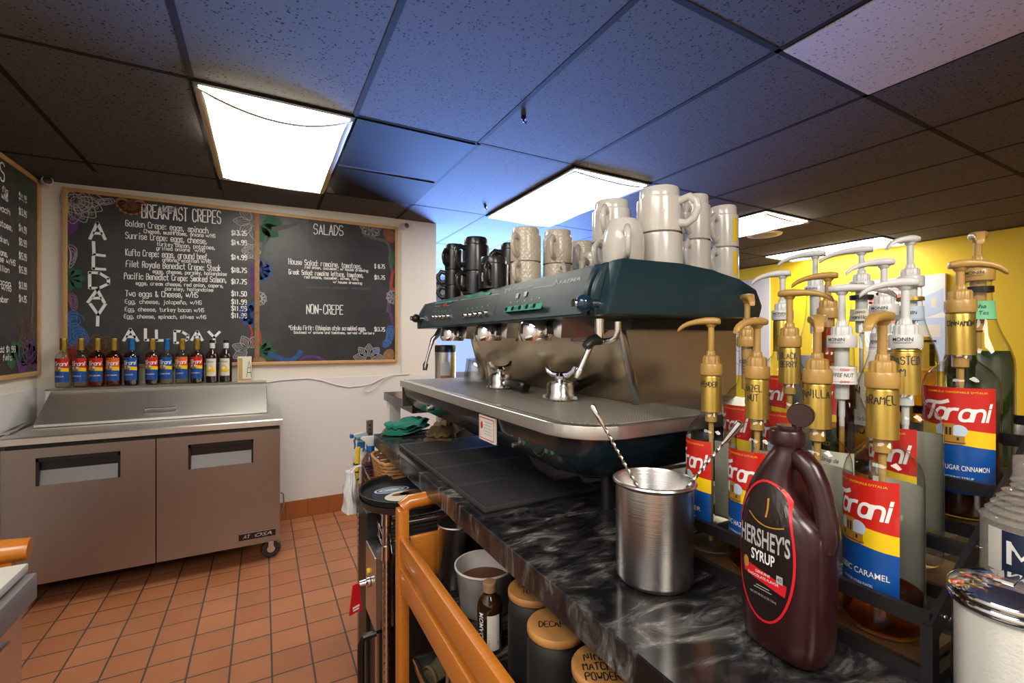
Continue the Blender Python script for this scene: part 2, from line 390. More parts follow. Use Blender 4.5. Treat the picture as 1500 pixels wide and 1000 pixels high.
# ------------------------------------------------------------------ lettering: a stroke alphabet (digit pairs x,y on a grid; baseline y=2, capitals to 8) and the built-in font
GL = {'A':'02 28 42|14 34','B':'02 08 38 47 46 35 05|35 44 43 32 02','C':'47 38 18 07 03 12 32 43','D':'02 08 28 46 44 22 02','E':'48 08 02 42|05 35','F':'48 08 02|05 35',
'G':'47 38 18 07 03 12 32 43 45 25','H':'02 08|42 48|05 45','I':'12 18','J':'48 43 32 12 03','K':'02 08|48 05 42','L':'08 02 42','M':'02 08 25 48 42','N':'02 08 42 48',
'O':'18 07 03 12 32 43 47 38 18','P':'02 08 38 47 46 35 05','Q':'18 07 03 12 32 43 47 38 18|24 42','R':'02 08 38 47 46 35 05|25 42','S':'47 38 18 07 06 15 35 44 43 32 12 03',
'T':'08 48|28 22','U':'08 03 12 32 43 48','V':'08 22 48','W':'08 12 26 32 48','X':'08 42|48 02','Y':'08 25 48|25 22','Z':'08 48 02 42',
'a':'46 42|45 36 16 05 03 12 32 43','b':'08 02|03 12 32 43 45 36 16 05','c':'45 36 16 05 03 12 32 43','d':'48 42|45 36 16 05 03 12 32 43','e':'04 44 45 36 16 05 03 12 32 43',
'f':'38 28 17 12|06 36','g':'46 41 30 10 01|45 36 16 05 03 12 32 43','h':'08 02|05 16 36 45 42','i':'12 16|17 18','j':'26 21 10 00|27 28','k':'08 02|36 04 32','l':'18 12',
'm':'02 06|05 16 25 22|25 36 45 42','n':'02 06|05 16 36 45 42','o':'16 05 03 12 32 43 45 36 16','p':'06 00|05 16 36 45 43 32 12 03','q':'46 40|45 36 16 05 03 12 32 43',
'r':'02 06|05 16 36','s':'45 36 16 05 14 34 43 32 12 03','t':'18 13 22 32|06 36','u':'06 03 12 32 43|46 42','v':'06 22 46','w':'06 12 25 32 46','x':'06 42|46 02',
'y':'06 24|46 10','z':'06 46 02 42','0':'18 07 03 12 32 43 47 38 18','1':'07 18 12','2':'07 18 38 47 45 02 42','3':'08 48 25 35 44 43 32 12 03','4':'32 38 04 44','5':'48 08 05 35 44 43 32 02',
'6':'47 38 18 06 03 12 32 43 44 35 05','7':'08 48 12','8':'15 06 07 18 38 47 46 35 15 04 03 12 32 43 44 35','9':'46 35 15 06 07 18 38 47 43 32 12',
'$':'47 38 18 07 06 15 35 44 43 32 12 03|29 21','.':'12 13',',':'13 01',':':'12 13|15 16','-':'05 35','/':'02 48','&':'42 06 07 18 27 26 04 03 12 22 44',"'":'18 17','*':'25 28|07 36|37 06','!':'18 14|12 13','ñ':'02 06|05 16 36 45 42|07 18 27 38'}
NARROW = {'I':2.,'i':2.,'l':2.,'1':2.6,'.':2.,',':2.,':':2.,"'":1.6,'j':3.,'t':3.4,'f':3.6,'r':3.8,' ':3.,'!':2.}
def join(shapes):
    V, F = [], []
    for v, f in shapes:
        k = len(V); V += v; F += [[i+k for i in q] for q in f]
    return V, F
def stroke(pts, wd, smooth=1):
    """ribbon along a 2-D polyline"""
    if not smooth and len(pts) > 2 and wd > .004: return join([stroke([a, b], wd, 0) for a, b in zip(pts, pts[1:])])
    for _ in range(smooth):
        if len(pts) > 2:
            cl = abs(pts[0][0]-pts[-1][0]) + abs(pts[0][1]-pts[-1][1]) < 1e-6
            q = [] if cl else [pts[0]]
            for a, b in zip(pts, pts[1:]):
                q += [(a[0]*.75+b[0]*.25, a[1]*.75+b[1]*.25), (a[0]*.25+b[0]*.75, a[1]*.25+b[1]*.75)]
            q += [q[0]] if cl else [pts[-1]]
            pts = q
    V, F = [], []; h = wd/2; k = len(pts)
    for i, p in enumerate(pts):
        a = pts[max(i-1, 0)]; b = pts[min(i+1, k-1)]; dx, dy = b[0]-a[0], b[1]-a[1]; L = math.hypot(dx, dy) or 1e-9; dx /= L; dy /= L
        ex = -h*.6 if i == 0 else h*.6 if i == k-1 else 0
        V += [(p[0]+dx*ex-dy*h, p[1]+dy*ex+dx*h), (p[0]+dx*ex+dy*h, p[1]+dy*ex-dx*h)]
        if i: F.append([2*i-2, 2*i-1, 2*i+1, 2*i])
    return V, F
def script(text, x0, x1, y, cap, wd, shear=0., jit=.15, smooth=1, fit=True, gap=1.5):
    """handwritten text from x0 to x1 on baseline y"""
    x = 0; items = []
    for ch in text:
        if ch in GL:
            for pl in GL[ch].split('|'):
                items.append([(x+int(p[0])+random.uniform(-jit, jit), int(p[1])-2+random.uniform(-jit, jit)) for p in pl.split()])
        x += NARROW.get(ch, 4.) + gap
    W = max(x-gap, 1); sx = (x1-x0)/W if fit else cap/6*1.; sy = cap/6
    return join([stroke([(x0+(px+shear*py)*sx, y+py*sy) for px, py in pl], wd, smooth) for pl in items]) if items else ([], [])
_fc = {}
def font(text, x0, x1, y, cap, shear=0., bold=0., res=3):
    """printed text in the built-in font, fitted between x0 and x1 (x1 None: natural width, centred on x0)"""
    key = (text, shear, bold)
    if key not in _fc:
        c = bpy.data.curves.new('t', 'FONT'); c.body = text; c.size = 1; c.resolution_u = res; c.shear = shear; c.offset = bold
        o = bpy.data.objects.new('t', c); COL.objects.link(o)
        bpy.context.view_layer.update()
        me = bpy.data.meshes.new_from_object(o.evaluated_get(bpy.context.evaluated_depsgraph_get()))
        V = [(v.co.x, v.co.y) for v in me.vertices]; F = [list(p.vertices) for p in me.polygons]
        bpy.data.objects.remove(o); bpy.data.curves.remove(c); bpy.data.meshes.remove(me)
        _fc[key] = (V, F)
    V, F = _fc[key]
    a = min(p[0] for p in V); b = max(p[0] for p in V); s = cap/.70
    if x1 is None: sx = s; xo = x0-(b-a)*s/2
    else: sx = (x1-x0)/(b-a); xo = x0
    return [(xo+(p[0]-a)*sx, y+p[1]*s) for p in V], F
def rect(x0, x1, y0, y1, nx=1):
    V = []; F = []
    for i in range(nx+1): V += [(x0+(x1-x0)*i/nx, y0), (x0+(x1-x0)*i/nx, y1)]
    for i in range(nx): F.append([2*i, 2*i+2, 2*i+3, 2*i+1])
    return V, F
def disc(cx, cy, rx, ry=None, n=20):
    ry = ry or rx
    return [(cx+rx*math.cos(2*PI*i/n), cy+ry*math.sin(2*PI*i/n)) for i in range(n)], [list(range(n))]
def ringshape(cx, cy, rx, ry, wd, n=28):
    V = []; F = []
    for i in range(n):
        a = 2*PI*i/n; V += [(cx+rx*math.cos(a), cy+ry*math.sin(a)), (cx+(rx-wd)*math.cos(a), cy+(ry-wd)*math.sin(a))]
    for i in range(n):
        j = (i+1) % n; F.append([2*i, 2*j, 2*j+1, 2*i+1])
    return V, F
def cyl(r, a0, z0=0.):
    """2-D -> outside of an upright cylinder; x runs to the viewer's right, a0 = direction (radians) the middle faces"""
    return lambda x, y: ((r*math.cos(a0+x/r)), (r*math.sin(a0+x/r)), z0+y)

def gridoval(cx_, cy_, rx, ry, n=10, k=4):
    V = [(cx_, cy_)]; F = []
    for q in range(1, k+1):
        for i in range(n*2): a = PI*i/n; V.append((cx_+rx*q/k*math.cos(a), cy_+ry*q/k*math.sin(a)))
    m_ = n*2
    for i in range(m_): F.append([0, 1+i, 1+(i+1) % m_])
    for q in range(k-1):
        for i in range(m_): F.append([1+q*m_+i, 1+(q+1)*m_+i, 1+(q+1)*m_+(i+1) % m_, 1+q*m_+(i+1) % m_])
    return V, F
# ================================================================== THE SETTING
CE = 2.39; YB = 3.86; XL = -1.22; XR = 6.05; YF = 8.0; XE = 1.345
b = MB(); b.box(XL-.1, XR+.1, -2.6, YF+.1, -.1, 0); struct(b, 'floor', 'floor', 'orange brown quarry tile floor with dark grout')
# ceiling: a sheet of black tiles; it sags a little in the corner over the prep fridge
b = MB()
gx = [XL-.1+(XR+.2-XL)*i/24 for i in range(25)]; gy = [-2.6+(YF+2.7)*i/36 for i in range(37)]
def sag(x, y): return -.05*min(1, max(0, (.75-x)/1.9))*min(1, max(0, (y-2.2)/1.6))
gv = [[b.b.verts.new((x, y, CE+sag(x, y))) for y in gy] for x in gx]
for i in range(24):
    for j in range(36): b.b.faces.new((gv[i][j], gv[i][j+1], gv[i+1][j+1], gv[i+1][j]))
for i in range(24):
    pass
top = [[b.b.verts.new((x, y, CE+.12)) for y in (gy[0], gy[-1])] for x in (gx[0], gx[-1])]
b.b.faces.new((top[0][0], top[1][0], top[1][1], top[0][1]))
struct(b, 'ceiling', 'ceiling', 'suspended ceiling of black pitted tiles in a black grid')
GX = [.374+.622*k for k in range(-3, 10)]; GYL = [2.19+1.215*k for k in range(-3, 5)]
b = MB()
for x in GX:
    if XL < x < XR:
        ys = [-2.5+(YF+2.4)*i/14 for i in range(15)]
        for y0, y1 in zip(ys, ys[1:]):
            b.bar((x, y0, CE+.001+sag(x, y0)), (x, y1, CE+.001+sag(x, y1)), .022, .005)
for y in GYL:
    xs = [XL+(XR-XL)*i/14 for i in range(15)]
    for x0, x1 in zip(xs, xs[1:]):
        b.bar((x0, y, CE+.001+sag(x0, y)), (x1, y, CE+.001+sag(x1, y)), .022, .005)
struct(b, 'trim_1', 'tbar', 'black metal grid holding the ceiling tiles')
# odd tiles set into the grid
def tile(name, m, x0, x1, y0, y1, label):
    b = MB(); b.box(x0+.012, x1-.012, y0+.012, y1-.012, CE-.006, CE+.004)
    return tag(b.build(name, m, smooth=False), label, 'ceiling tile')
tile('ceiling_tile', 'ceil_w', GX[5], GX[6], .975-1.215, .975, 'single white pitted ceiling tile above the syrup rack')
tile('ceiling_panel', 'flat_tile', GX[3], GX[4], 2.19, 2.83, 'flat unpitted black ceiling panel beside the sagging light')
tile('ceiling_panel', 'tbar', GX[3], GX[4], 2.85, 3.405, 'scuffed black ceiling panel behind the flat black one')
b = MB(); b.box(XL-.1, XE, YB, YB+.12, 0, CE+.1); struct(b, 'wall_back', 'wall', 'cream painted wall behind the prep fridge')
b = MB(); b.box(XL-.1, XL, -2.6, YB+.1, 0, CE+.1); struct(b, 'wall_left', 'wall', 'cream painted wall on the left')
b = MB(); b.box(XL-.1, XR+.1, -2.7, -2.6, 0, CE+.1); struct(b, 'wall_front', 'wall', 'painted wall behind the photographer')
b = MB(); b.box(XR, XR+.1, -2.6, YF+.1, 0, CE+.1); struct(b, 'wall_right', 'yellow', 'bright yellow wall on the far side of the room')
b = MB()
WX0, WX1, WZ0, WZ1 = 2.75, 5.85, .75, 2.12
b.box(XE-.12, WX0, YF, YF+.1, 0, CE+.1); b.box(WX1, XR+.1, YF, YF+.1, 0, CE+.1); b.box(WX0, WX1, YF, YF+.1, 0, WZ0); b.box(WX0, WX1, YF, YF+.1, WZ1, CE+.1)
struct(b, 'wall_far', 'board_w', 'pale wall with the shop window at the end of the room')
b = MB(); b.box(XE-.12, XE, YB+.12, YF+.1, 0, CE+.1); struct(b, 'wall_passage', 'board_w', 'wall running on beyond the end of the menu wall')
b = MB()
for x in (WX0, 3.75, 4.8, WX1): b.box(x-.03, x+.03, YF-.02, YF+.06, WZ0, WZ1)
for z in (WZ0, WZ1): b.box(WX0, WX1, YF-.03, YF+.06, z-.03, z+.03)
o = struct(b, 'window_1', 'white_p', 'shop window in the far wall')
b = MB(); b.box(WX0, WX1, YF+.02, YF+.026, WZ0, WZ1); g = b.build('glass', 'glass', o, smooth=False)
# quarry tile skirting on the back wall
b = MB(); b.box(.09, XE, YB-.012, YB, 0, .135, .003)
m = mat('skirting tile', (.36, .115, .035), .35); n, l = nt(m)
tc = n.new('ShaderNodeTexCoord'); mp = n.new('ShaderNodeMapping'); mp.inputs['Rotation'].default_value = (PI/2, 0, 0); br = n.new('ShaderNodeTexBrick'); br.offset = 0
l.new(tc.outputs['Object'], mp.inputs[0]); l.new(mp.outputs[0], br.inputs[0]); br.inputs['Scale'].default_value = 1; br.inputs['Brick Width'].default_value = .152; br.inputs['Row Height'].default_value = .5
br.inputs['Mortar Size'].default_value = .002; br.inputs['Color1'].default_value = (.38, .115, .032, 1); br.inputs['Color2'].default_value = (.34, .10, .028, 1); br.inputs['Mortar'].default_value = (.15, .07, .03, 1)
l.new(br.outputs[0], n['Principled BSDF'].inputs['Base Color'])
struct(b, 'baseboard_back', m, 'brown quarry tile skirting under the menu wall')

b = MB(); b.box(XL, XE, YB-.004, YB, .135, 1.066); struct(b, 'trim_2', 'board_w', 'whiter lower part of the menu wall below the cable line')
b = MB(); b.box(XL, XL+.004, -2.5, YB-.004, 0, 1.066); struct(b, 'trim_3', 'board_w', 'whiter lower part of the left wall')
# ------------------------------------------------------------------ fluorescent panels with taped-on cloth diffusers
def panel(x0, x1, y0, y1, label, droop, belly, dm='diffuser'):
    t = thing('ceiling_light', label, 'ceiling light', ((x0+x1)/2, (y0+y1)/2, CE-.012), group='fluorescent ceiling panels')
    W = (x1-x0)/2-.02; L = (y1-y0)/2-.02
    b = MB(); b.box(-W, W, -L, L, -.002, .004); b.build('tube_tray', dm, t, smooth=False)
    def zz(i, j):
        u = i/10*2-1; v = j/14*2-1
        return -.008 - belly*(1-u*u)*(1-v*v)**.5 - droop*(1-u*u)*max(0, -v)**3 - .003*math.sin(7*v+3*u)
    def yy(i, j):
        u = i/10*2-1; v = j/14*2-1
        return L*v + droop*1.4*(1-u*u)*max(0, -v)**4
    b = MB(); g = [[b.b.verts.new((W*(i/10*2-1), yy(i, j), zz(i, j))) for j in range(15)] for i in range(11)]
    for i in range(10):
        for j in range(14): b.b.faces.new((g[i][j], g[i+1][j], g[i+1][j+1], g[i][j+1]))
    b.build('cloth_diffuser', dm, t, recalc=False)
    b = MB(); e = []
    e += [(i, 0) for i in range(11)] + [(10, j) for j in range(1, 15)] + [(i, 14) for i in range(9, -1, -1)] + [(0, j) for j in range(13, 0, -1)]
    b.tube([(W*(i/10*2-1), yy(i, j), zz(i, j)-.0035) for i, j in e], .015, 8, close=True, flat=.22)
    b.build('tape_edge', 'tape', t)
    b = MB(); b.box(-W-.02, W+.02, -L-.02, L+.02, .002, .011); b.build('housing', 'tbar', t, smooth=False)
Y0, Y1 = 2.19, 3.405
panel(GX[2], GX[3], Y0, Y1, 'sagging fluorescent ceiling panel over the prep fridge', .045, .02)
panel(GX[5], GX[6], Y0, Y1, 'fluorescent ceiling panel above the stacked mugs', .012, .03)
panel(GX[8], GX[9], Y0, Y1, 'fluorescent ceiling panel beyond the tall white mugs, beside the round ceiling disc', .012, .012, 'diffuser_new')
panel(GX[11], GX[12]-.02, Y0, Y1, 'fluorescent ceiling panel close to the yellow wall', .004, .012, 'diffuser_new')
p = PZ(1119.5, 345, CE-.02)
t = thing('ceiling_speaker', 'round white disc in the brown lit ceiling near the yellow wall', 'ceiling speaker', (p.x, p.y, CE-.002))
b = MB(); b.lathe([(.0, -.012), (.13, -.012), (.15, -.008), (.155, 0), (0, 0)], n=32); b.build('rim', 'white_p', t)
b = MB(); b.lathe([(0, -.015), (.11, -.014), (.115, -.011), (0, -.011)], n=32); b.build('grille', 'grey_edge', t)

for u, v, lab in ((767, 172, 'small black hook in the blue lit ceiling tile above the mugs'), (711, 302, 'small black hook at the near corner of the ceiling panel above the mugs')):
    p = PZ(u, v, CE-.012); b = MB(); b.lathe([(0, -.018), (.004, -.018), (.005, -.006), (.012, -.003), (.012, .010), (0, .010)], n=12); b.tube([(0, 0, -.015), (.012, 0, -.020), (.016, 0, -.012)], .003, 6)
    tag(b.build('ceiling_hook', 'black', off=p), lab, 'hook', 'ceiling hooks')
# ------------------------------------------------------------------ menu boards
def frame_board(name, label, x0, x1, z0, z1, face, divider=None):
    """face: 'back' hangs on the back wall, 'left' on the left wall; returns (thing, map from board coords)"""
    if face == 'back':
        loc = (x0, YB-.001, z0); rz = 0.
    else:
        loc = (XL+.001, x0, z0); rz = PI/2
    t = thing(name, label, 'menu board', loc, rz)
    Wd = x1-x0; Hh = z1-z0; f = .024
    b = MB(); b.box(.01, Wd-.01, -.014, 0, .01, Hh-.01); b.build('blackboard', 'board', t, smooth=False)
    b = MB()
    b.box(0, f, -.024, 0, 0, Hh, .003); b.box(Wd-f, Wd, -.024, 0, 0, Hh, .003); b.box(f, Wd-f, -.024, 0, 0, f, .003); b.box(f, Wd-f, -.024, 0, Hh-f, Hh, .003)
    b.build('frame', 'wood_l', t)
    if divider: 
        b = MB(); b.box(divider-.016, divider+.016, -.022, 0, f, Hh-f, .003); b.build('divider', 'ch_brown', t)
    return t
BX0, BX1, BZ0, BZ1 = -1.098, 1.0, 1.176, 2.315
board = frame_board('menu_board', 'long black menu board on the back wall headed BREAKFAST CREPES and SALADS', BX0, BX1, BZ0, BZ1, 'back', divider=1.06)
DY = -.0148
def bp(u, v):
    p = PY(u, v, YB-.015); return p.x-BX0, p.z-BZ0
NPUT = [0]
def put(parent, name, shape, m, label=None, dy=DY):
    NPUT[0] += 1; dy -= 4e-6*NPUT[0]; b = MB(); b.flat(shape, lambda x, y: (x, dy, y)); o = b.build(name, m, parent, smooth=False, recalc=False)
    if label: o['label'] = label
    return o
def c1(x, y): return (x*.4, 200+y*.4)
def c2(x, y): return (350+x*.3, 280+y*.3)
def chalk(txt, cc, xa, ya, xb, yb, cap, wd, name='menu_line', m='chalk', sm=1):
    a = bp(*cc(xa, ya)); e = bp(*cc(xb, yb)); k = bp(*cc(xa, ya-cap)); h = k[1]-a[1]
    sh = script(txt, a[0], e[0], 0, h, wd, jit=.22, smooth=sm)
    s = (e[1]-a[1])/(e[0]-a[0])
    V = [(x, y+a[1]+(x-a[0])*s) for x, y in sh[0]]
    return put(board, name, (V, sh[1]), m)
chalk('BREAKFAST CREPES', c1, 520, 293, 808, 316, 48, .007, 'heading', sm=0)
for txt, xa, ya, xb, yb, cap in [
 ('Golden Crepe: eggs, spinach', 460, 325, 762, 352, 25), ('Cheese, mushrooms, onions w/HS', 527, 350, 788, 368, 19),
 ('Sunrise Crepe: eggs, cheese,', 460, 370, 758, 391, 26), ('turkey bacon, potatoes,', 575, 397, 788, 411, 19), ('grilled onions  w/HS', 573, 412, 750, 421, 17),
 ('Kufta Crepe: eggs, ground beef,', 460, 432, 765, 449, 26), ('onions, scallion w/HS', 595, 455, 772, 461, 17),
 ('Filet Royale Benedict Crepe: Steak', 462, 474, 808, 490, 26), ('eggs, cheese, parsley, hollandaise', 560, 497, 830, 507, 18),
 ('Pacific Benedict Crepe: Smoked Salmon,', 455, 518, 830, 532, 25), ('eggs, cream cheese, red onion, capers,', 498, 540, 818, 550, 18), ('parsley, hollandaise', 605, 560, 780, 565, 17),
 ('Two eggs & Cheese, w/HS', 460, 582, 725, 587, 24), ('Egg, cheese, jalapeño, w/HS', 458, 608, 738, 612, 20), ('Egg, cheese, turkey bacon w/HS', 458, 636, 747, 640, 20), ('Egg, cheese, spinach, olives w/HS', 455, 662, 755, 665, 19)]:
    chalk(txt, c1, xa, ya, xb, yb, cap*(.9 if cap > 20 else .74), .0042 if cap > 20 else .0034)
for txt, y in [('$13.25', 358), ('$14.99', 393), ('$14.99', 447), ('$18.75', 494), ('$17.75', 536), ('$11.50', 580), ('$11.99', 610), ('$11.99', 634), ('$11.99', 660)]:
    chalk(txt, c1, 848, y, 903, y+2, 17, .0055, 'price')
sh = []
for ch, xa, xb, y0, y1 in [('A', 330, 385, 370, 310), ('L', 343, 385, 430, 382), ('L', 343, 385, 480, 438), ('D', 330, 398, 552, 494), ('A', 325, 383, 603, 556), ('Y', 333, 385, 690, 610)]:
    a = bp(*c1(xa, y0)); e = bp(*c1(xb, y0)); k = bp(*c1(xa, y1)); sh.append(script(ch, a[0], e[0], a[1], k[1]-a[1], .0165, jit=.15, smooth=0))
put(board, 'heading', join(sh), 'chalk', 'ALL DAY written downwards in thick chalk')
sh = []
for ch, xa, xb, y0, y1 in [('A', 452, 506, 745, 703), ('L', 533, 558, 742, 703), ('L', 573, 598, 743, 706), ('D', 640, 688, 752, 710), ('A', 703, 742, 742, 710), ('Y', 765, 803, 752, 712)]:
    a = bp(*c1(xa, y0)); e = bp(*c1(xb, y0)); k = bp(*c1(xa, y1)); sh.append(script(ch, a[0], e[0], a[1], k[1]-a[1], .0165, jit=.15, smooth=0))
put(board, 'heading', join(sh), 'chalk', 'ALL DAY written along the bottom in thick chalk')
chalk('SALADS', c2, 365, 205, 508, 213, 48, .0062, 'heading', sm=0)
chalk('NON-CREPE', c2, 330, 594, 508, 597, 45, .0062, 'heading', sm=0)
for txt, xa, ya, xb, yb, cap in [('House Salad: romaine, tomatoes,', 243, 352, 600, 376, 30), ('red onion, cucumber, w/ house dressing', 322, 373, 630, 391, 18),
 ('Greek Salad: romaine lettuce, tomatoes,', 243, 401, 608, 418, 26), ('red onions, cucumber, olives, feta,', 320, 421, 585, 432, 18), ('w/ house dressing', 460, 445, 600, 451, 16),
 ('*Enkula Firfir: Ethiopian style scrambled eggs,', 243, 673, 620, 676, 24), ('Sauteed w/ onions and tomatoes, served w/ berbere', 268, 691, 660, 695, 17)]:
    chalk(txt, c2, xa, ya, xb, yb, cap*(.9 if cap > 20 else .74), .0042 if cap > 20 else .0034)
for txt, y in [('$ 8.75', 372), ('$11.75', 426), ('$13.75', 679)]: chalk(txt, c2, 662, y, 712, y+2, 19, .0055, 'price')
chalk('mmmmmmm mmmmm mmmmmm', c2, 330, 470, 640, 478, 14, .004, 'rubbed_out_line', 'ch_ghost')
# chalk paintings along the edges of the board
def petals(cx, cy, r, k, a0=0., span=2*PI, fat=.34, wd=.004, fill=True):
    """outline of petals around (cx,cy)"""
    out = []; fl = []
    for i in range(k):
        a = a0 + span*i/k if span > 6 else a0 + span*i/max(1, k-1)
        def q(t, s): return (cx+r*(t*math.cos(a)-s*math.sin(a)), cy+r*(t*math.sin(a)+s*math.cos(a)))
        loop = [q(.12, 0), q(.35, fat*.8), q(.62, fat), q(.85, fat*.45), q(1, 0), q(.85, -fat*.45), q(.62, -fat), q(.35, -fat*.8), q(.12, 0)]
        out.append(stroke(loop, wd, 1)); fl.append((loop[:-1], [list(range(8))]))
        for s in (-.12, 0, .12): out.append(stroke([q(.2, s*.6), q(.55, s), q(.85, s*.3)], wd*.5, 1))
    return out, fl
def spiral(cx, cy, r, turns=2.2, a0=0., wd=.004):
    n = int(turns*14); return stroke([(cx+r*(1-i/n*.85)*math.cos(a0+turns*2*PI*i/n), cy+r*(1-i/n*.85)*math.sin(a0+turns*2*PI*i/n)) for i in range(n+1)], wd, 0)
def flower(name, u, v, r, k, m, fillm=None, a0=0., span=2*PI, fat=.34, wd=.005, core=True):
    x, y = bp(u, v); o, f = petals(x, y, r, k, a0, span, fat, wd)
    if core: o.append(ringshape(x, y, r*.22, r*.22, wd)); o.append(ringshape(x, y, r*.13, r*.13, wd*.7))
    c = put(board, name, join(o), m)
    if fillm:
        b = MB(); b.flat(join(f), lambda p, q: (p, DY+.0004, q)); b.build('petal_wash', fillm, c, smooth=False, recalc=False)
def blob(name, pts, m, lines=None, lm='chalk_g'):
    P = [bp(u, v) for u, v in pts]; q = []
    for _ in range(2):
        q = []
        for a, e in zip(P, P[1:]+P[:1]): q += [(a[0]*.75+e[0]*.25, a[1]*.75+e[1]*.25), (a[0]*.25+e[0]*.75, a[1]*.25+e[1]*.75)]
        P = q
    o = put(board, name, (P, [list(range(len(P)))]), m, dy=DY+.0002)
    cx = sum(p[0] for p in P)/len(P); cy = sum(p[1] for p in P)/len(P)
    out = [stroke([(cx+(x-cx)*s, cy+(y-cy)*s) for x, y in P+P[:1]], .003, 0) for s in (.97, .7, .42)]
    b = MB(); b.flat(join(out), lambda p, q: (p, DY-.0003, q)); b.build('chalk_outline', lm, o, smooth=False, recalc=False)
# top left lotus, purple paisleys, green leaf, blue paisley, red swirl
x, y = bp(101, 285)
flower('chalk_lotus', 103, 288, .17, 5, 'chalk_g', None, -1.5, 1.5, .30, .005)
put(board, 'chalk_mandala', join([ringshape(x+.035, y-.03, r, r, .004) for r in (.028, .045, .062, .08)]), 'chalk_g')
blob('chalk_paisley', [(98, 318), (112, 312), (118, 322), (112, 338), (100, 345)], 'ch_purple', lm='ch_purple')
blob('chalk_paisley', [(99, 355), (112, 360), (114, 372), (108, 388), (100, 394), (104, 372)], 'ch_purple')
blob('chalk_paisley', [(140, 291), (165, 288), (170, 296), (155, 300), (140, 298)], 'ch_purple')
blob('chalk_paisley', [(228, 303), (262, 302), (258, 309), (235, 310)], 'ch_purple')
flower('chalk_flower', 192, 296, .085, 9, 'ch_orange', 'ch_brown', -PI, PI, .4, .003)
flower('chalk_leaf', 101, 406, .085, 5, 'ch_green', 'ch_green', -1.5, 3.0, .3, .003, False)
blob('chalk_paisley', [(100, 425), (112, 430), (115, 448), (108, 456), (101, 444)], 'ch_purple', lm='ch_brown')
blob('chalk_paisley', [(98, 452), (116, 454), (110, 470), (126, 482), (132, 496), (124, 508), (106, 512), (98, 500)], 'ch_blue', lm='ch_blue2')
put(board, 'chalk_swirl', join([spiral(*bp(108, 468), .05, 2.5), spiral(*bp(116, 492), .05, 2.5, 1), spiral(*bp(108, 503), .035, 2, 2)]), 'ch_blue2')
blob('chalk_paisley', [(98, 506), (108, 502), (114, 514), (108, 530), (98, 532)], 'ch_red', lm='ch_red')
flower('chalk_flower', 142, 520, .14, 7, 'ch_orange', None, .2, 2.8, .36, .004)
# middle post with lotus flowers, blue and green flowers
flower('chalk_lotus', 371, 325, .13, 4, 'chalk_g', 'ch_ghost', 2.3, 2.5, .26, .004, False)
flower('chalk_leaf', 379, 325, .16, 3, 'ch_green', 'ch_green', -1.3, 1.4, .36, .003, False)
put(board, 'chalk_swirl', stroke([bp(u, v) for u, v in ((400, 334), (418, 332), (430, 328), (438, 324), (450, 323))], .03, 1), 'ch_ghost')
put(board, 'chalk_swirl', stroke([bp(u, v) for u, v in ((390, 345), (386, 360), (383, 375), (388, 388))], .018, 1), 'ch_ghost')
flower('chalk_rose', 368, 367, .062, 6, 'chalk_g', None, 0, 2*PI, .45, .004)
flower('chalk_flower', 379, 394, .095, 6, 'ch_blue', 'ch_blue', -1.6, 3.0, .4, .003, False)
blob('chalk_stem', [(369, 380), (372, 392), (372, 420), (370, 440), (367, 420), (366, 395)], 'ch_purple', lm='ch_purple')
flower('chalk_rose', 379, 436, .055, 6, 'chalk_g', None, -1.5, 3.0, .45, .004)
flower('chalk_flower', 371, 460, .095, 6, 'ch_blue', 'ch_blue', 1.5, 3.2, .4, .003, False)
put(board, 'chalk_vine', stroke([bp(u, v) for u, v in ((366, 475), (370, 486), (367, 496), (372, 506))], .01, 1), 'ch_red')
put(board, 'chalk_vine', stroke([bp(u, v) for u, v in ((378, 478), (382, 490), (381, 500), (384, 504))], .01, 1), 'ch_red')
flower('chalk_lotus', 366, 512, .12, 4, 'chalk_g', 'ch_ghost', 1.2, 2.4, .28, .004, False)
flower('chalk_leaf', 380, 515, .11, 4, 'ch_green', 'ch_green', -.5, 1.8, .3, .003, False)
put(board, 'chalk_wave', stroke([bp(u, v) for u, v in ((394, 518), (404, 521), (418, 527), (428, 526), (437, 520), (440, 514))], .035, 1), 'ch_blue')
put(board, 'chalk_wave', stroke([bp(u, v) for u, v in ((440, 526), (450, 521), (462, 521), (472, 525), (478, 529))], .022, 1), 'ch_purple')
blob('chalk_root', [(372, 520), (386, 522), (392, 530), (380, 532), (370, 530)], 'ch_brown', lm='ch_brown')
# right edge of the salad board
flower('chalk_lotus', 543, 333, .085, 6, 'chalk_g', None, -PI, PI, .36, .004)
blob('chalk_rose', [(560, 334), (578, 336), (579, 354), (570, 355), (562, 346)], 'ch_orange', lm='ch_orange')
put(board, 'chalk_swirl', stroke([bp(u, v) for u, v in ((534, 344), (552, 349), (567, 352), (572, 366), (570, 382), (576, 400), (570, 430), (568, 455))], .022, 1), 'ch_ghost')
blob('chalk_leaf', [(570, 370), (578, 366), (579, 388), (572, 390)], 'ch_green', lm='ch_green')
put(board, 'chalk_ribbon', stroke([bp(u, v) for u, v in ((576, 397), (573, 408), (572, 418), (577, 423))], .02, 1), 'ch_red')
flower('chalk_rose', 576, 434, .062, 6, 'chalk_g', None, 1.2, 3.6, .45, .004)
put(board, 'chalk_ribbon', stroke([bp(u, v) for u, v in ((570, 445), (571, 455), (574, 465), (576, 474))], .022, 1), 'ch_purple')
blob('chalk_paisley', [(566, 475), (578, 476), (578, 490), (570, 508), (558, 508), (566, 496)], 'ch_blue', lm='ch_blue2')
blob('chalk_paisley', [(546, 510), (556, 508), (557, 516), (548, 518)], 'ch_blue', lm='ch_blue2')
put(board, 'chalk_swirl', join([spiral(*bp(572, 486), .04, 2), spiral(*bp(565, 502), .035, 2)]), 'ch_blue2')
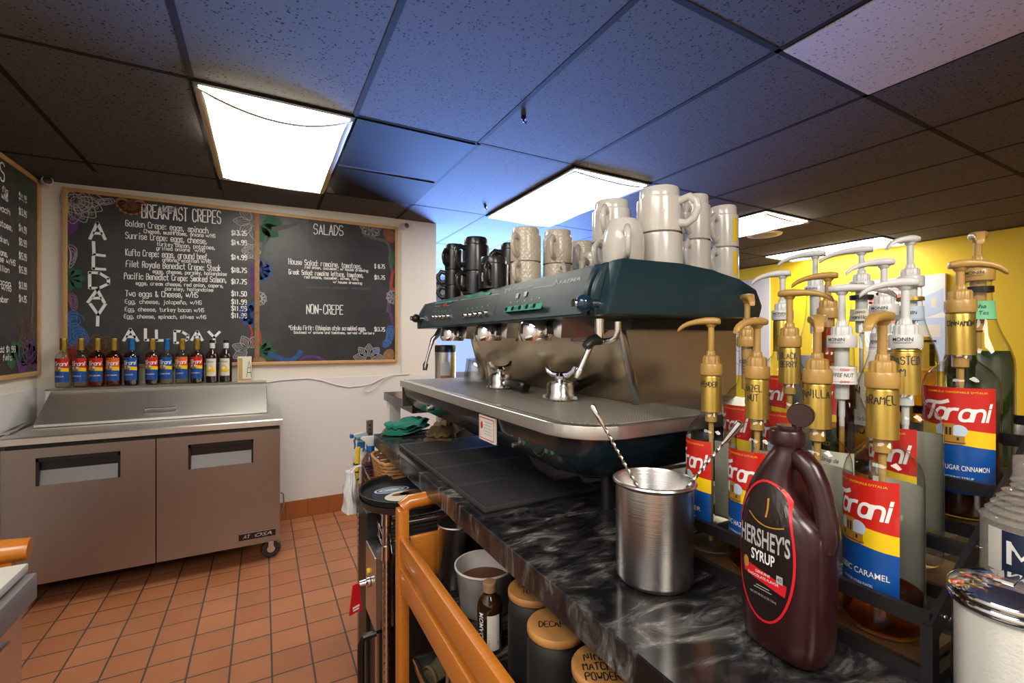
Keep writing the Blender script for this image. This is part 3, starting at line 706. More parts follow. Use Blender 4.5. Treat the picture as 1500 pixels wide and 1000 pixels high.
flower('chalk_lotus', 540, 524, .125, 5, 'chalk_g', 'ch_ghost', .1, 2.9, .28, .004, False)
blob('chalk_rose', [(562, 512), (577, 508), (578, 528), (560, 528)], 'ch_brown', lm='ch_orange')

# left wall board: only its right end is in the picture
a = PX(52, 266, XL); e = PX(0, 235, XL); LZ0 = PX(52, 548, XL).z; LZ1 = PX(52, 263, XL).z
LY1 = a.y; LY0 = LY1-1.9
lb = thing('menu_board', 'black menu board on the left wall, cut off by the picture edge', 'menu board', (XL+.001, LY0, LZ0), PI/2)
Wd = LY1-LY0; Hh = LZ1-LZ0; f = .026
b = MB(); b.box(.01, Wd-.01, -.014, 0, .01, Hh-.01); b.build('blackboard', 'board', lb, smooth=False)
b = MB(); b.box(0, f, -.024, 0, 0, Hh, .003); b.box(Wd-f, Wd, -.024, 0, 0, Hh, .003); b.box(f, Wd-f, -.024, 0, 0, f, .003); b.box(f, Wd-f, -.024, 0, Hh-f, Hh, .003); b.build('frame', 'wood_l', lb)
def lp(u, v):
    p = PX(u, v, XL+.015); return p.y-LY0, p.z-LZ0
def lchalk(txt, ua, va, ub, vb, capz, wd, name):
    a = lp(ua, va); e = lp(ub, vb)
    put(lb, name, script(txt, a[0], e[0], (a[1]+e[1])/2, capz, wd, jit=.2), 'chalk')
for txt, v in [('$11.99', 293), ('$13.99', 315), ('$14.99', 339), ('$8.99', 359), ('$15.99', 379), ('$15.99', 399), ('$13.99', 422), ('$14.95', 441)]:
    lchalk(txt, 27.5, v-2, 38.5, v+2, .036, .0055, 'price')
for txt, ua, ub, v in [('fig', 3, 11, 281), ('w/HS', 2, 11, 291), ('peach', -8, 14, 308), ('tomatoes,', -14, 18, 330), ('chicken,', -12, 13, 352), ('onions,', -8, 11, 372), ('cheese w/HS', -18, 22, 382), ('scallion', -12, 13, 395), ('bacon', -6, 15, 416), ('w/HS', 2, 16, 424), ('cucumber', -16, 12, 440), ('add $1.99', -4, 22, 514), ('feta', 4, 17, 526)]:
    lchalk(txt, ua, v-1, ub, v+2, .03, .005, 'menu_line')
lchalk('S', 0, 263, 6, 266, .1, .008, 'heading')
def lflower(name, u, v, r, k, m, a0, span, fat=.36, wd=.005, fillm=None):
    x, y = lp(u, v); o, fl = petals(x, y, r, k, a0, span, fat, wd)
    c = put(lb, name, join(o), m)
    if fillm:
        b = MB(); b.flat(join(fl), lambda p, q: (p, DY+.0004, q)); b.build('petal_wash', fillm, c, smooth=False, recalc=False)
lflower('chalk_leaf', 47, 268, .22, 5, 'ch_green', 2.4, 2.6, .3, .006)
lflower('chalk_flower', 43, 536, .17, 6, 'ch_purple', .3, 2.6, .4, .006, 'ch_purple')
lflower('chalk_leaf', 26, 532, .15, 4, 'ch_green', .6, 2.2, .34, .005, 'ch_green')
lflower('chalk_flower', 42, 490, .14, 5, 'ch_orange', 1.0, 3.0, .3, .004)
put(lb, 'chalk_swirl', stroke([lp(46, 470), lp(47, 455), lp(47, 440), lp(48, 430)], .03, 1), 'ch_ghost')

# ------------------------------------------------------------------ security cameras
def seccam(p, yawdeg, label):
    t = thing('security_camera', label, 'security camera', p, math.radians(yawdeg))
    b = MB(); b.lathe([(0, -.012), (.022, -.012), (.022, .002), (.0, .002)], axis=1, n=20, c=(0, .03, 0)); b.build('bracket', 'white_p', t)
    b = MB(); b.lathe([(0, .03), (.019, .028), (.027, .014), (.028, -.02), (.026, -.036), (0, -.036)], axis=1, n=24, c=(0, 0, 0)); b.build('housing', 'white_p', t)
    b = MB(); b.lathe([(0, -.042), (.02, -.04), (.0235, -.034), (0, -.03)], axis=1, n=24); b.build('lens', 'black', t)
p = PY(67, 264, YB-.06); seccam((p.x, YB-.05, p.z), 25, 'white camera with a black lens in the corner of the two menu walls')
p = PY(592, 330, YB-.06); seccam((p.x, YB-.05, p.z), 25, 'white camera with a black lens at the right end of the menu board')
# cables on the back wall
def cable(name, pts, r, label, Y=YB-.008, m='cable'):
    q = [PY(u, v, Y) for u, v in pts]
    b = MB(); b.tube(q, r, 8); return tag(b.build(name, m), label, 'cable')
cable('wall_cable', [(389, 559), (410, 556), (430, 554.5), (452, 553)], .004, 'white cable leaving the prep fridge ledge along the wall')
t = cable('wall_cable', [(452, 553), (470, 556), (490, 562), (510, 566), (530, 564), (548, 560), (560, 553), (575, 548), (600, 547)], .004, 'white cable drooping along the wall below the menu board')
cable('wall_cable', [(560, 553), (548, 559), (536, 566), (533, 571), (540, 573), (550, 568), (557, 560), (566, 552), (578, 549)], .0035, 'loop of white cable below the corner of the menu board', YB-.018)
cable('wall_cable', [(588, 340), (588, 400), (587, 470), (588, 546)], .003, 'thin white cable running down beside the menu board')
cable('power_cord', [(411, 720), (415, 722), (416, 735), (412, 748), (410, 756)], .005, 'grey power cord hanging beside the prep fridge', YB-.05, 'grey_edge')

# ================================================================== PREP FRIDGE
FY0 = 3.17; FXR = .095; FXL = -1.135; FZ0 = .122; FZT = .868
fr = thing('prep_fridge', 'stainless two door sandwich prep fridge on casters', 'fridge', (FXL, FY0, 0))
FW = (FXL, FY0, 0)
b = MB(); b.box(FXL, FXR, FY0+.045, YB-.02, FZ0-.01, .83, .004); b.build('cabinet', 'steel_h', fr, world=FW)
b = MB(); b.box(FXL+.01, FXR-.005, FY0+.02, FY0+.05, FZ0+.01, .825); b.build('gasket', 'black', fr, world=FW, smooth=False)
seam = PY(228.5, 750, FY0).x
def door(x0, x1, hx0, hx1, hz0, hz1):
    y = FY0
    # door skin with a real recess for the grip
    b = MB()
    b.box(x0, hx0, y, y+.04, FZ0, .81); b.box(hx1, x1, y, y+.04, FZ0, .81); b.box(hx0, hx1, y, y+.04, FZ0, hz0); b.box(hx0, hx1, y, y+.04, hz1, .81)
    d = b.build('door', 'steel_h', fr, world=FW, smooth=False)
    b = MB(); b.box(hx0-.004, hx1+.004, y-.003, y+.03, hz1-.016, hz1+.004); b.box(hx0-.004, hx0+.008, y-.003, y+.03, hz0, hz1); b.box(hx1-.006, hx1+.004, y-.003, y+.03, hz0, hz1)
    b.build('grip_frame', 'black', d, world=FW, smooth=False)
    b = MB(); v = [b.b.verts.new(p) for p in ((hx0, y+.004, hz0), (hx1, y+.004, hz0), (hx1, y+.034, hz1), (hx0, y+.034, hz1))]; b.b.faces.new(v)
    b.build('recessed_grip', 'grip', d, world=FW, smooth=False, recalc=False)
    return d
lo = PY(54, 711, FY0); hi = PY(175, 661, FY0); lz = PY(54, 671, FY0)
door(FXL+.004, seam-.003, lo.x, hi.x, lo.z, lz.z)
lo2 = PY(277, 686, FY0); hi2 = PY(370, 642, FY0)
d2 = door(seam+.003, FXR-.002, lo2.x, hi2.x, lo.z, lz.z)
a = PY(349.6, 791.5, FY0); e = PY(403.7, 770.6, FY0)
b = MB(); b.box(a.x, e.x, FY0-.004, FY0+.002, a.z, a.z+.042, .001); bd = b.build('badge', 'black', d2, world=FW)
b = MB()
b.flat(font('AT', a.x+.022, a.x+.062, a.z+.010, .021, .3, .01), lambda x, y: (x, FY0-.0045, y)); b.flat(font('OSA', a.x+.085, e.x-.02, a.z+.010, .021, .3, .01), lambda x, y: (x, FY0-.0045, y))
b.flat(rect(a.x, e.x, a.z+.039, a.z+.042), lambda x, y: (x, FY0-.0045, y))
b.build('badge_lettering', 'chrome_s', d2, world=FW, smooth=False, recalc=False)
# worktop with a rolled front, ledge behind, sloping lid
b = MB(); b.prism([(FY0-.03, .838), (FY0-.03, .868), (FY0-.022, .874), (YB-.02, .874), (YB-.02, .83), (FY0+.01, .83), (FY0+.01, .838)], FXL-.008, FXR+.012, axis=0)
b.build('worktop', 'steel_top', fr, world=FW, smooth=False)
LXL = -1.10; LXR = .022; LYF = 3.44; LYB = 3.68; LZB = 1.055
b = MB(); b.prism([(LYB, .874), (LYB, LZB+.002), (LYB-.02, LZB+.012), (YB-.02, LZB+.012), (YB-.02, .874)], LXL-.025, LXR, axis=0); b.build('rear_ledge', 'steel_top', fr, world=FW, smooth=False)
b = MB(); b.prism([(LYF, .878), (LYF, .892), (LYB-.004, LZB), (LYB-.004, LZB-.016), (LYF+.02, .878)], LXL, LXR, axis=0); ld = b.build('lid', 'steel_top', fr, world=FW, smooth=False)
b = MB(); b.prism([(LYF+.02, .875), (LYB, .875), (LYB, LZB-.02)], LXR-.012, LXR+.003, axis=0); b.prism([(LYF+.02, .875), (LYB, .875), (LYB, LZB-.02)], LXL-.003, LXL+.012, axis=0); b.build('lid_cheek', 'steel', fr, world=FW, smooth=False)
hx = PY(236, 603, LYF+.06).x; sl = (LZB-.892)/(LYB-LYF); zc = lambda y: .893+(y-LYF)*sl
b = MB(); b.tube([(hx-.075, LYF+.05, zc(LYF+.05)), (hx-.075, LYF+.035, zc(LYF+.035)+.028), (hx+.075, LYF+.035, zc(LYF+.035)+.028), (hx+.075, LYF+.05, zc(LYF+.05))], .006, 8); b.build('lid_handle', 'chrome_s', ld, world=FW)
for x, y in ((FXR-.05, FY0+.07), (FXL+.05, FY0+.07), (FXR-.05, YB-.09), (FXL+.05, YB-.09)):
    b = MB(); b.lathe([(.0, -.018), (.050, -.018), (.056, -.01), (.056, .01), (.050, .018), (0, .018)], (x, y, .056), 28, 1); c = b.build('caster', 'rubber', fr, world=FW)
    b = MB(); b.lathe([(0, -.022), (.022, -.022), (.022, .022), (0, .022)], (x, y, .056), 16, 1); b.box(x-.014, x+.014, y-.026, y-.021, .05, .122); b.box(x-.014, x+.014, y+.021, y+.026, .05, .122); b.build('caster_fork', 'steel', c, world=FW)
# tongs on the worktop
a = PZ(4, 634, .885); e = PZ(42, 616, .885)
t = thing('tongs', 'steel tongs lying on the left end of the prep fridge worktop', 'tongs', (a.x, a.y, .875))
dv = (e-a); sd = Vector((-dv.y, dv.x, 0)).normalized()
for s in (-1, 1):
    pts = [e - dv*0, e-dv*.3+sd*.012*s, a+dv*.25+sd*.018*s, a+sd*.012*s]
    b = MB(); b.tube([(p.x-a.x, p.y-a.y, .008) for p in pts], [.006, .008, .010, .014], 8, flat=.5); b.build('arm', 'chrome_s', t)
# ================================================================== BAR COUNTER
CZ = .995; CX = .373; CY1 = 1.79
t = thing('bar_counter', 'black marble laminate counter carrying the espresso machine and syrup rack', 'counter', (CX, 0, 0))
CW = (CX, 0, 0)
b = MB(); b.box(CX, 1.35, -.75, CY1, CZ-.045, CZ, .002); b.build('counter_top', 'marble', t, world=CW, smooth=False)
b = MB(); b.box(CX+.55, 1.32, -.7, CY1-.02, 0, CZ-.045); b.build('back_panel', 'black_m', t, world=CW, smooth=False)
b = MB(); b.box(CX+.02, CX+.55, -.7, -.66, 0, CZ-.045); b.build('side_panel', 'black_m', t, world=CW, smooth=False)
# raised half wall beyond the counter
t = thing('half_wall', 'white half wall with a grey laminate top beyond the end of the counter', 'half wall', (.535, 1.85, 0))
HWW = (.535, 1.85, 0)
b = MB(); b.box(.535, 1.35, 1.83, 2.33, 1.055, 1.095, .003); b.build('ledge_top', 'marble', t, world=HWW, smooth=False)
b = MB(); b.box(.80, 1.33, 1.86, 2.30, 0, 1.055); b.build('wall_panel', 'board_w', t, world=HWW, smooth=False)
b = MB(); b.box(.545, .60, 2.25, 2.31, 0, 1.055, .003); b.build('post', 'board_w', t, world=HWW)
# ================================================================== ESPRESSO MACHINE
MW = (.75, 1.12, CZ)
em = thing('espresso_machine', 'dark teal three group espresso machine with a steel drip tray', 'espresso machine', MW)
def P(mb, name, m, parent=None, label=None, **k):
    o = mb.build(name, m, parent or em, world=MW, **k)
    if label: o['label'] = label
    return o
RZ = 1.206; MX = .450; MY0 = .592; MY1 = 1.70
def tray_outline(ix, r=.10):
    x0 = MX+ix; y0 = MY0+ix; y1 = MY1-ix; x1 = 1.09-ix
    pts = [(x0, y1), (x1, y1), (x1, y0)]
    rr = r-ix*.6
    for i in range(9):
        a = -PI/2 - (PI/2)*i/8; pts.append((x0+rr+rr*math.cos(a), y0+rr+rr*math.sin(a)))
    return pts
b = MB(); b.prism(tray_outline(0), RZ-.024, RZ, bev=.003); P(b, 'drip_tray', 'steel_top')
b = MB(); o1 = [p for p in tray_outline(.018)]; o1 = [(min(p[0], .80), p[1]) for p in o1]; b.prism(o1, RZ-.002, RZ+.0008); P(b, 'drip_grate', 'grate', smooth=False)
b = MB(); q = [(MX+.022, MY0+.11), (MX+.022, MY1-.03)]
b.bar((MX+.012, MY0+.10, RZ+.0015), (MX+.012, MY1-.02, RZ+.0015), .004, .003); P(b, 'rim_bead', 'chrome_s')
r0 = [(x, y, RZ-.026) for x, y in tray_outline(.012)]; r1 = [(x, y, RZ-.055) for x, y in tray_outline(.016)]; r2 = [(x, y, RZ-.098) for x, y in tray_outline(.045)]; r3 = [(x, y, RZ-.118) for x, y in tray_outline(.09)]
b = MB(); b.rings([r0, r1, r2, r3]); lowb = P(b, 'lower_body', 'teal_d')
b = MB()
for i, (y0, y1) in enumerate(((1.02, 1.40), (.80, 1.02), (1.40, 1.66))): b.box(MX+.010, MX+.014, y0+.002, y1-.002, RZ-.0285, RZ-.0265)
P(b, 'trim_strip', 'chrome_s', smooth=False)
# end bracket at the far left of the tray
b = MB(); b.box(MX+.01, MX+.30, MY1+.001, MY1+.006, RZ-.10, RZ-.006); P(b, 'end_plate', 'steel', smooth=False)
# front details of the lower body
def fm(off=0.):       # slope of the lower front: from (MX+.016, RZ-.055) to (MX+.045, RZ-.098)
    def f(y, z):
        k = (RZ-.055-z)/.043
        return (MX+.016-off + (.029*k if k > 0 else 0), y, z)
    return f
def front_pt(u, v, x): return PX(u, v, x)
a = PX(704, 604, MX+.010); e = PX(734, 643.6, MX+.022); yy0, yy1 = a.y, e.y
zt, zb = RZ-.030, RZ-.088
b = MB(); b.box(MX+.006, MX+.011, yy1, yy0, zb, zt); st = P(b, 'notice_sticker', 'paper', label='white notice with a red border', smooth=False)
b = MB(); f = lambda x, y: (MX+.0055, yy0-x, zb+y); Ws = yy0-yy1; Hs = zt-zb
b.flat(join([rect(.004, Ws-.004, .004, .006), rect(.004, Ws-.004, Hs-.006, Hs-.004), rect(.004, .006, .004, Hs-.004), rect(Ws-.006, Ws-.004, .004, Hs-.004), disc(.016, Hs*.6, .006, .009)]), f); P(b, 'red_print', 'red_pr', st, smooth=False, recalc=False)
b = MB(); b.flat(join([rect(.028, Ws-.012-.006*(i % 2), Hs*.75-i*.007, Hs*.75-i*.007+.002) for i in range(5)]), f); P(b, 'small_print', 'grey_pr', st, smooth=False, recalc=False)
def lowknob(u, v, r, ln, name, m, rim=None):
    p = PX(u, v, MX+.028); b = MB(); b.lathe([(0, -ln), (r*.85, -ln), (r, -ln*.7), (r, .02), (0, .02)], (p.x, p.y, p.z), 22, 0); o = P(b, name, m)
    if rim: b = MB(); b.tube([(p.x-ln*.6, p.y+r*1.04*math.cos(i*PI/12), p.z+r*1.04*math.sin(i*PI/12)) for i in range(24)], .0012, 6, close=True); P(b, 'dial_rim', rim, o)
    return o
lowknob(793, 645, .026, .012, 'pressure_dial', 'teal_d', 'chrome_s')
for u, v in ((763, 627), (757, 634), (768, 637), (758, 650)): lowknob(u, v, .0055, .012, 'indicator', 'chrome_s')
for u, v in ((773, 646), (806, 658), (815, 660)): lowknob(u, v, .006, .01, 'indicator', 'ch_green')
lowknob(632, 596, .010, .015, 'tray_knob', 'chrome_s')
for x in (.61, 1.02):
    for y in (.715, 1.60):
        b = MB(); b.lathe([(0, 0), (.023, 0), (.023, .012), (.013, .02), (.013, .10), (0, .10)], (x, y, CZ), 18); P(b, 'leg', 'black')
b = MB(); b.tube([(.60, 1.02, 1.09), (.585, .93, 1.055), (.59, .86, 1.045), (.62, .80, 1.07), (.66, .78, 1.10)], .014, 10); P(b, 'drain_hose', 'rubber')
b = MB(); b.prism([(.56, 1.10), (1.05, 1.10), (1.05, 1.03), (.62, 1.04)], .80, 1.45, axis=1); P(b, 'under_tray', 'steel', smooth=False)
# steel body between tray and head
BY0 = .775; BY1 = 1.60
b = MB(); b.prism([(.748, RZ), (1.10, RZ), (1.10, 1.380), (.70, 1.380)], BY0, BY1, axis=1); P(b, 'body_panel', 'splash', smooth=False)
for yy in (BY0-.002, BY1): b = MB(); b.bar((.746, yy, RZ), (.698, yy, 1.38), .016, .016, .004); P(b, 'corner_strip', 'chrome_s')
b = MB(); b.box(.66, 1.02, .70, 1.63, 1.376, 1.412); P(b, 'neck', 'black', smooth=False)
# head
HY0 = .592; HY1 = 1.665
prof = [(.507, 1.397), (.915, 1.400), (.925, 1.425), (.905, 1.458), (.85, 1.477), (.77, 1.488), (.68, 1.4935), (.545, 1.4925), (.535, 1.490)]
def sc(pf, g): 
    cx, cz = .70, 1.44; return [(cx+(x-cx)*g, cz+(z-cz)*(1+(g-1)*2)) for x, z in pf]
b = MB(); b.prism(prof, HY0+.033, HY1-.035, axis=1); head = P(b, 'head', 'teal', sharp=25)
b = MB(); b.prism(sc(prof, 1.012), HY0, HY0+.030, axis=1, bev=.005); P(b, 'end_cap', 'teal', sharp=28)
b = MB(); b.prism(prof, HY1-.035, HY1, axis=1, bev=.004); P(b, 'end_cap', 'teal', sharp=28)
# fascia: plane from (.507,1.397) to (.535,1.490), faces -X
def fas(y, k, off=.0):       # k 0..1 up the fascia
    nx, nz = -.957, .288
    return (.507+.028*k+nx*off, y, 1.397+.093*k+nz*off)
def fasm(off): return lambda x, y: fas(-x, y/.097, off)
FA0 = HY0+.074; FA1 = HY1-.036
b = MB(); v = [b.b.verts.new(fas(y, k, .0022)) for y, k in ((FA0, .03), (FA0, .97), (FA1, .97), (FA1, .03))]; b.b.faces.new(v); fp = P(b, 'fascia', 'teal_p', smooth=False, recalc=False)
def fy(u, k): 
    """y on the fascia seen at pixel column u, k up the slope"""
    X = .507+.028*k; return PX(u, 450, X).y
def fk(u, v):
    k = .5
    for _ in range(4):
        p = PX(u, v, .507+.028*k-.003); k = (p.z-1.397)/.093
    return p.y, k*.097
def deco(name, sh, m, off=.0028, parent=None):
    b = MB(); b.flat(sh, fasm(off)); return P(b, name, m, parent or fp, smooth=False, recalc=False)
def c3(x, y): return (600+x*.11, 390+y*.11)
def c4(x, y): return (720+x/7.5, 380+y/7.5)
def fpt(cc, x, y): yy, kk = fk(*cc(x, y)); return (-yy, kk)
a = fpt(c4, 120, 250); e = fpt(c4, 80, 640)
deco('fascia_seam', stroke([(a[0], .001), (a[0], .095)], .0016), 'black')
for (x0, y0, x1, y1, cc) in ((680, 440, 1180, 362, c3), (500, 465, 640, 445, c3), (340, 525, 530, 515, c3), (460, 312, 690, 275, c4)):
    deco('pinstripe', stroke([fpt(cc, x0, y0), fpt(cc, x1, y1)], .0016, 0), 'grey_pr')
a = fpt(c4, 735, 268); e = fpt(c4, 968, 240)
deco('maker_name', font('FAEMA', a[0], e[0], a[1]-.001, .0085, .2, .012), 'grey_pr')
a = fpt(c4, 675, 275); e = fpt(c4, 735, 225); m_ = (a[0]+e[0])/2
deco('maker_mark', join([stroke([(a[0], a[1]), (m_, a[1]+.011), (e[0], a[1])], .0022, 0), stroke([(m_-.004, a[1]), (m_+.002, a[1]+.006)], .002, 0)]), 'grey_pr')
a = fpt(c4, 140, 360); e = fpt(c4, 235, 330); deco('model_name', font('E91', a[0], e[0], a[1], .0095, .15, .01), 'grey_pr')
a = fpt(c4, 245, 335); e = fpt(c4, 455, 300); deco('model_name', font('Ambassador', a[0], e[0], a[1], .005, .2, .005), 'grey_pr')
def tape(cc, x0, y0, x1, y1, hgt, name='green_tape_strip', txt='MMNMMVMN'):
    a = fpt(cc, x0, y0); e = fpt(cc, x1, y1); dn = max(0, max(a[1], e[1])+hgt-.0925); a = (a[0], a[1]-dn); e = (e[0], e[1]-dn)
    o = deco(name, [(a[0], a[1]), (e[0], e[1]), (e[0], e[1]+hgt), (a[0], a[1]+hgt)] and ([(a[0], a[1]), (e[0], e[1]), (e[0]-.001, e[1]+hgt), (a[0]+.001, a[1]+hgt)], [[0, 1, 2, 3]]), 'green_tape', .0042 if cc is c3 else .0105)
    V, F = script(txt, a[0]+(e[0]-a[0])*.25, e[0]-(e[0]-a[0])*.2, 0, hgt*.5, .0011, jit=.4); s = (e[1]-a[1])/(e[0]-a[0])
    deco('scribble', ([(x, y+a[1]+hgt*.25+(x-a[0])*s) for x, y in V], F), 'ink', (.0042 if cc is c3 else .0105)+.0004, o); return o
tape(c3, 360, 432, 592, 400, .0065); tape(c3, 768, 390, 1080, 345, .0085); tape(c4, 165, 585, 575, 548, .013, txt='GREEN TEA AR')
a = fpt(c3, 405, 510); e = fpt(c3, 500, 492)
a = (a[0], a[1]-.009)
o = deco('display', rect(a[0], e[0], a[1], a[1]+.012), 'black', .003); deco('digits', script('18', a[0]+.003, e[0]-.002, a[1]+.002, .008, .0014, jit=0), 'led', .0034, o)
def keys(cc, xs, ys, rx, rz, dots):
    for x, y in zip(xs, ys):
        yy, kk = fk(*cc(x, y)); c = fas(yy, kk/.097, .003)
        b = MB(); b.lathe([(0, -.0085), (.006, -.008), (.008, -.005), (.0085, .002), (0, .002)], c, 16, 0); o = P(b, 'brew_button', 'chrome_s' if cc is c3 else 'black')
        b = MB(); b.lathe([(0, -.0092), (.0035, -.0092), (.0035, -.008), (0, -.008)], c, 12, 0); P(b, 'button_cap', 'black', o)
        deco('cup_symbol', disc(-yy, kk+.019, .0028, .0022, 8), 'grey_pr', .003)
keys(c3, (320, 363, 410, 458, 515), (665, 665, 662, 660, 655), 1, 1, 1)
keys(c3, (745, 810, 875, 940, 1015), (645, 640, 630, 625, 610), 1, 1, 1)
keys(c4, (190, 260, 338, 418, 500), (550, 545, 535, 525, 515), 1, 1, 1)
for (x, y) in ((285, 395), (375, 375)): a = fpt(c4, x, y); deco('rocker_switch', rect(a[0]-.006, a[0]+.006, a[1]-.006, a[1]+.006), 'grey_pr', .004)
for (x, y) in ((280, 495), (255, 590), (245, 690), (355, 490)): a = fpt(c3, x, y); deco('indicator', disc(a[0], a[1], .004, .0045, 12), 'black', .003)
# crescent ears and ball knobs at both ends of the fascia
def ear(y, s):
    b = MB(); r = []
    for i in range(13):
        k = i/12; bul = math.sin(PI*k)
        c = fas(y, k); r.append([(c[0]-.003-.011*bul, y-.006, c[2]), (c[0]-.003-.011*bul, y+.006, c[2]), (c[0]+.006, y+.008, c[2]), (c[0]+.006, y-.008, c[2])])
    b.rings(r); P(b, 'side_fin', 'teal', sharp=60)
ear(FA0-.014, 1); ear(FA0-.036, 1); ear(FA1+.02, 1)
def steamknob(u, v, X, m):
    p = PX(u, v, X); b = MB(); b.lathe([(0, -.0), (.009, 0), (.009, .035), (0, .035)], (p.x+.006, p.y, p.z), 16, 0); o = P(b, 'steam_knob_stem', 'chrome_s')
    b = MB(); b.ball((p.x, p.y, p.z), .0155, 22); P(b, 'steam_knob', m, o)
    b = MB(); b.lathe([(0, -.019), (.007, -.018), (.009, -.012), (0, -.008)], (p.x, p.y+.006, p.z), 16, 0); P(b, 'knob_cap', 'chrome', o)
steamknob(855, 443, .484, 'ball'); steamknob(609, 465, .486, 'black')
# group heads
for y in (.885, 1.135, 1.405):
    b = MB()
    rings = []
    for i in range(8):
        a = PI*.62*i/7; x = .585-.085*math.sin(a)-.018; z = 1.360+.062*(1-i/7)**.8*1 if False else 1.355+.05*math.cos(a*.83)
        rings.append((x, z))
    prof2 = [(0, .0), (.036, 0), (.040, .010), (.040, .028), (.034, .046), (.020, .058), (0, .062)]
    b.lathe(prof2, (.545, y, 1.352), 26); g = P(b, 'group_head', 'chrome', sharp=60)
    b = MB(); b.box(.56, .72, y-.05, y+.045, 1.366, 1.40, .006); P(b, 'group_block', 'black', g)
    b = MB(); b.prism([(y-.085, 1.398), (y-.048, 1.398), (y-.052, 1.362), (y-.078, 1.358)], .56, .66, axis=0); b.box(.60, .62, y-.072, y-.058, 1.350, 1.36); P(b, 'valve_block', 'chrome_s', g, smooth=False)
# steam wands
def pl(u, v, Y): return tuple(PY(u, v, Y))
yw = .685
a = pl(878, 466, yw); e = pl(878, 497, yw)
b = MB(); b.tube([a, e], [.0095, .008], 14); sw = P(b, 'wand_valve', 'chrome')
b = MB(); b.tube([pl(905, 470, yw-.03), pl(905, 484, yw-.03), pl(902, 493, yw-.025), pl(895, 498, yw-.015), pl(884, 499, yw), pl(872, 497, yw), pl(866, 502, yw), pl(860, 517, yw+.005), pl(852, 535, yw+.01), pl(848, 544, yw+.012)], .0062, 12); w_ = P(b, 'steam_wand', 'chrome')
b = MB(); b.tube([pl(880, 498, yw), pl(872, 496, yw), pl(864, 500, yw), pl(858, 507, yw)], [.0085, .0105, .0105, .0085], 12); P(b, 'wand_grip', 'rubber', w_)
b = MB(); b.tube([pl(850, 540, yw+.011), pl(847.5, 546, yw+.012), pl(845, 553, yw+.013)], [.0078, .009, .0065], 12); P(b, 'wand_nozzle', 'chrome_s', w_)
yw = 1.585
b = MB(); b.tube([pl(648, 470, yw), pl(646, 480, yw), pl(640, 490, yw), pl(634, 496, yw), pl(629, 512, yw), pl(624, 530, yw), pl(622.5, 537, yw)], [.011, .011, .010, .009, .0055, .0055, .0055], 12); w_ = P(b, 'steam_wand', 'chrome_s')
b = MB(); b.tube([pl(624, 526, yw), pl(621, 533, yw), pl(621, 541, yw), pl(624, 541, yw), pl(626, 533, yw)], .004, 8, close=True); P(b, 'wand_loop', 'black', w_)
# rating plate on the splash panel
def spl(y, z, off=.002): k = (z-RZ)/(1.38-RZ); return (.748-.048*k-off, y, z)
a = PX(838, 474, .71); e = PX(874, 500, .72)
b = MB(); v = [b.b.verts.new(spl(y, z)) for y, z in ((a.y, 1.375), (e.y, 1.375), (e.y+.004, 1.345), (a.y-.012, 1.345))]; b.b.faces.new(v); rp_ = P(b, 'rating_plate', 'steel', smooth=False, recalc=False)
b = MB(); b.flat(join([rect(-a.y+.006, -e.y-.01, 1.350+i*.0055, 1.3515+i*.0055) for i in range(4)] + [disc(-a.y+.014, 1.371, .003), disc(-a.y+.03, 1.371, .003)]), lambda x, y: spl(-x, y, .0026)); P(b, 'plate_print', 'ink', rp_, smooth=False, recalc=False)

# portafilters lying upside down on the grate
def portafilter(label, c, ang, hl):
    t = thing('portafilter', label, 'portafilter', c, ang, group=None)
    b = MB(); b.lathe([(0, 0), (.034, 0), (.0375, .003), (.0375, .014), (.0345, .018), (.0345, .034), (.031, .043), (.014, .049), (.011, .058), (.0, .060)], n=28); b.build('basket', 'chrome_s', t, sharp=40)
    b = MB(); b.lathe([(0, .05), (.0135, .05), (.0145, .058), (.010, .066), (0, .067)], n=18)
    pts = [(0, -.037, .082), (0, -.032, .070), (0, -.02, .062), (0, 0, .060), (0, .02, .062), (0, .032, .070), (0, .037, .082)]
    b.tube(pts, [.0045, .007, .008, .008, .008, .007, .0045], 10); b.build('spout', 'chrome', t)
    b = MB(); b.tube([(.03, 0, .018), (.055, 0, .022)], [.008, .0075], 12); n_ = b.build('handle_neck', 'chrome_s', t)
    b = MB(); b.tube([(.05, 0, .021), (.06, 0, .0225), (.10, 0, .023), (.15, 0, .021), (.165, 0, .0205), (.170, 0, .020)], [.010, .0125, .013, .0165, .016, .010], 16); b.build('handle', 'black', t)
    b = MB(); b.box(-.006, .006, .034, .044, .003, .011); b.box(-.006, .006, -.044, -.034, .003, .011); b.build('lug', 'chrome_s', t)
p = PZ(821, 585, RZ); portafilter('portafilter upside down at the near end of the drip tray, handle turned away', (p.x, p.y, RZ+.001), math.radians(35), 1)
p = PZ(733, 568, RZ); portafilter('portafilter whose black handle points towards the viewer, mid drip tray', (p.x, p.y, RZ+.001), math.radians(-93), 1)
# tumblers
def tumbler(label, c):
    t = tag(None or MB().rings([[(r*(1+.035*abs(math.cos(5*PI*i/20)))*math.cos(2*PI*i/40), r*(1+.035*abs(math.cos(5*PI*i/20)))*math.sin(2*PI*i/40), z) for i in range(40)] for r, z in [(.0400, .001), (.0405, .004), (.0395, .02), (.034, .05), (.0305, .078), (.027, .082), (.001, .082)]], False, False).build('glass_tumbler', 'tumbler', off=c, sharp=40), label, 'glass', 'upturned glass tumblers')
p = PZ(699, 560, RZ); tumbler('upturned glass tumbler nearest the portafilters on the drip tray', (p.x, p.y, RZ+.001))
tumbler('upturned glass tumbler behind the other, at the far end of the drip tray', (p.x+.036, p.y+.10, RZ+.001))
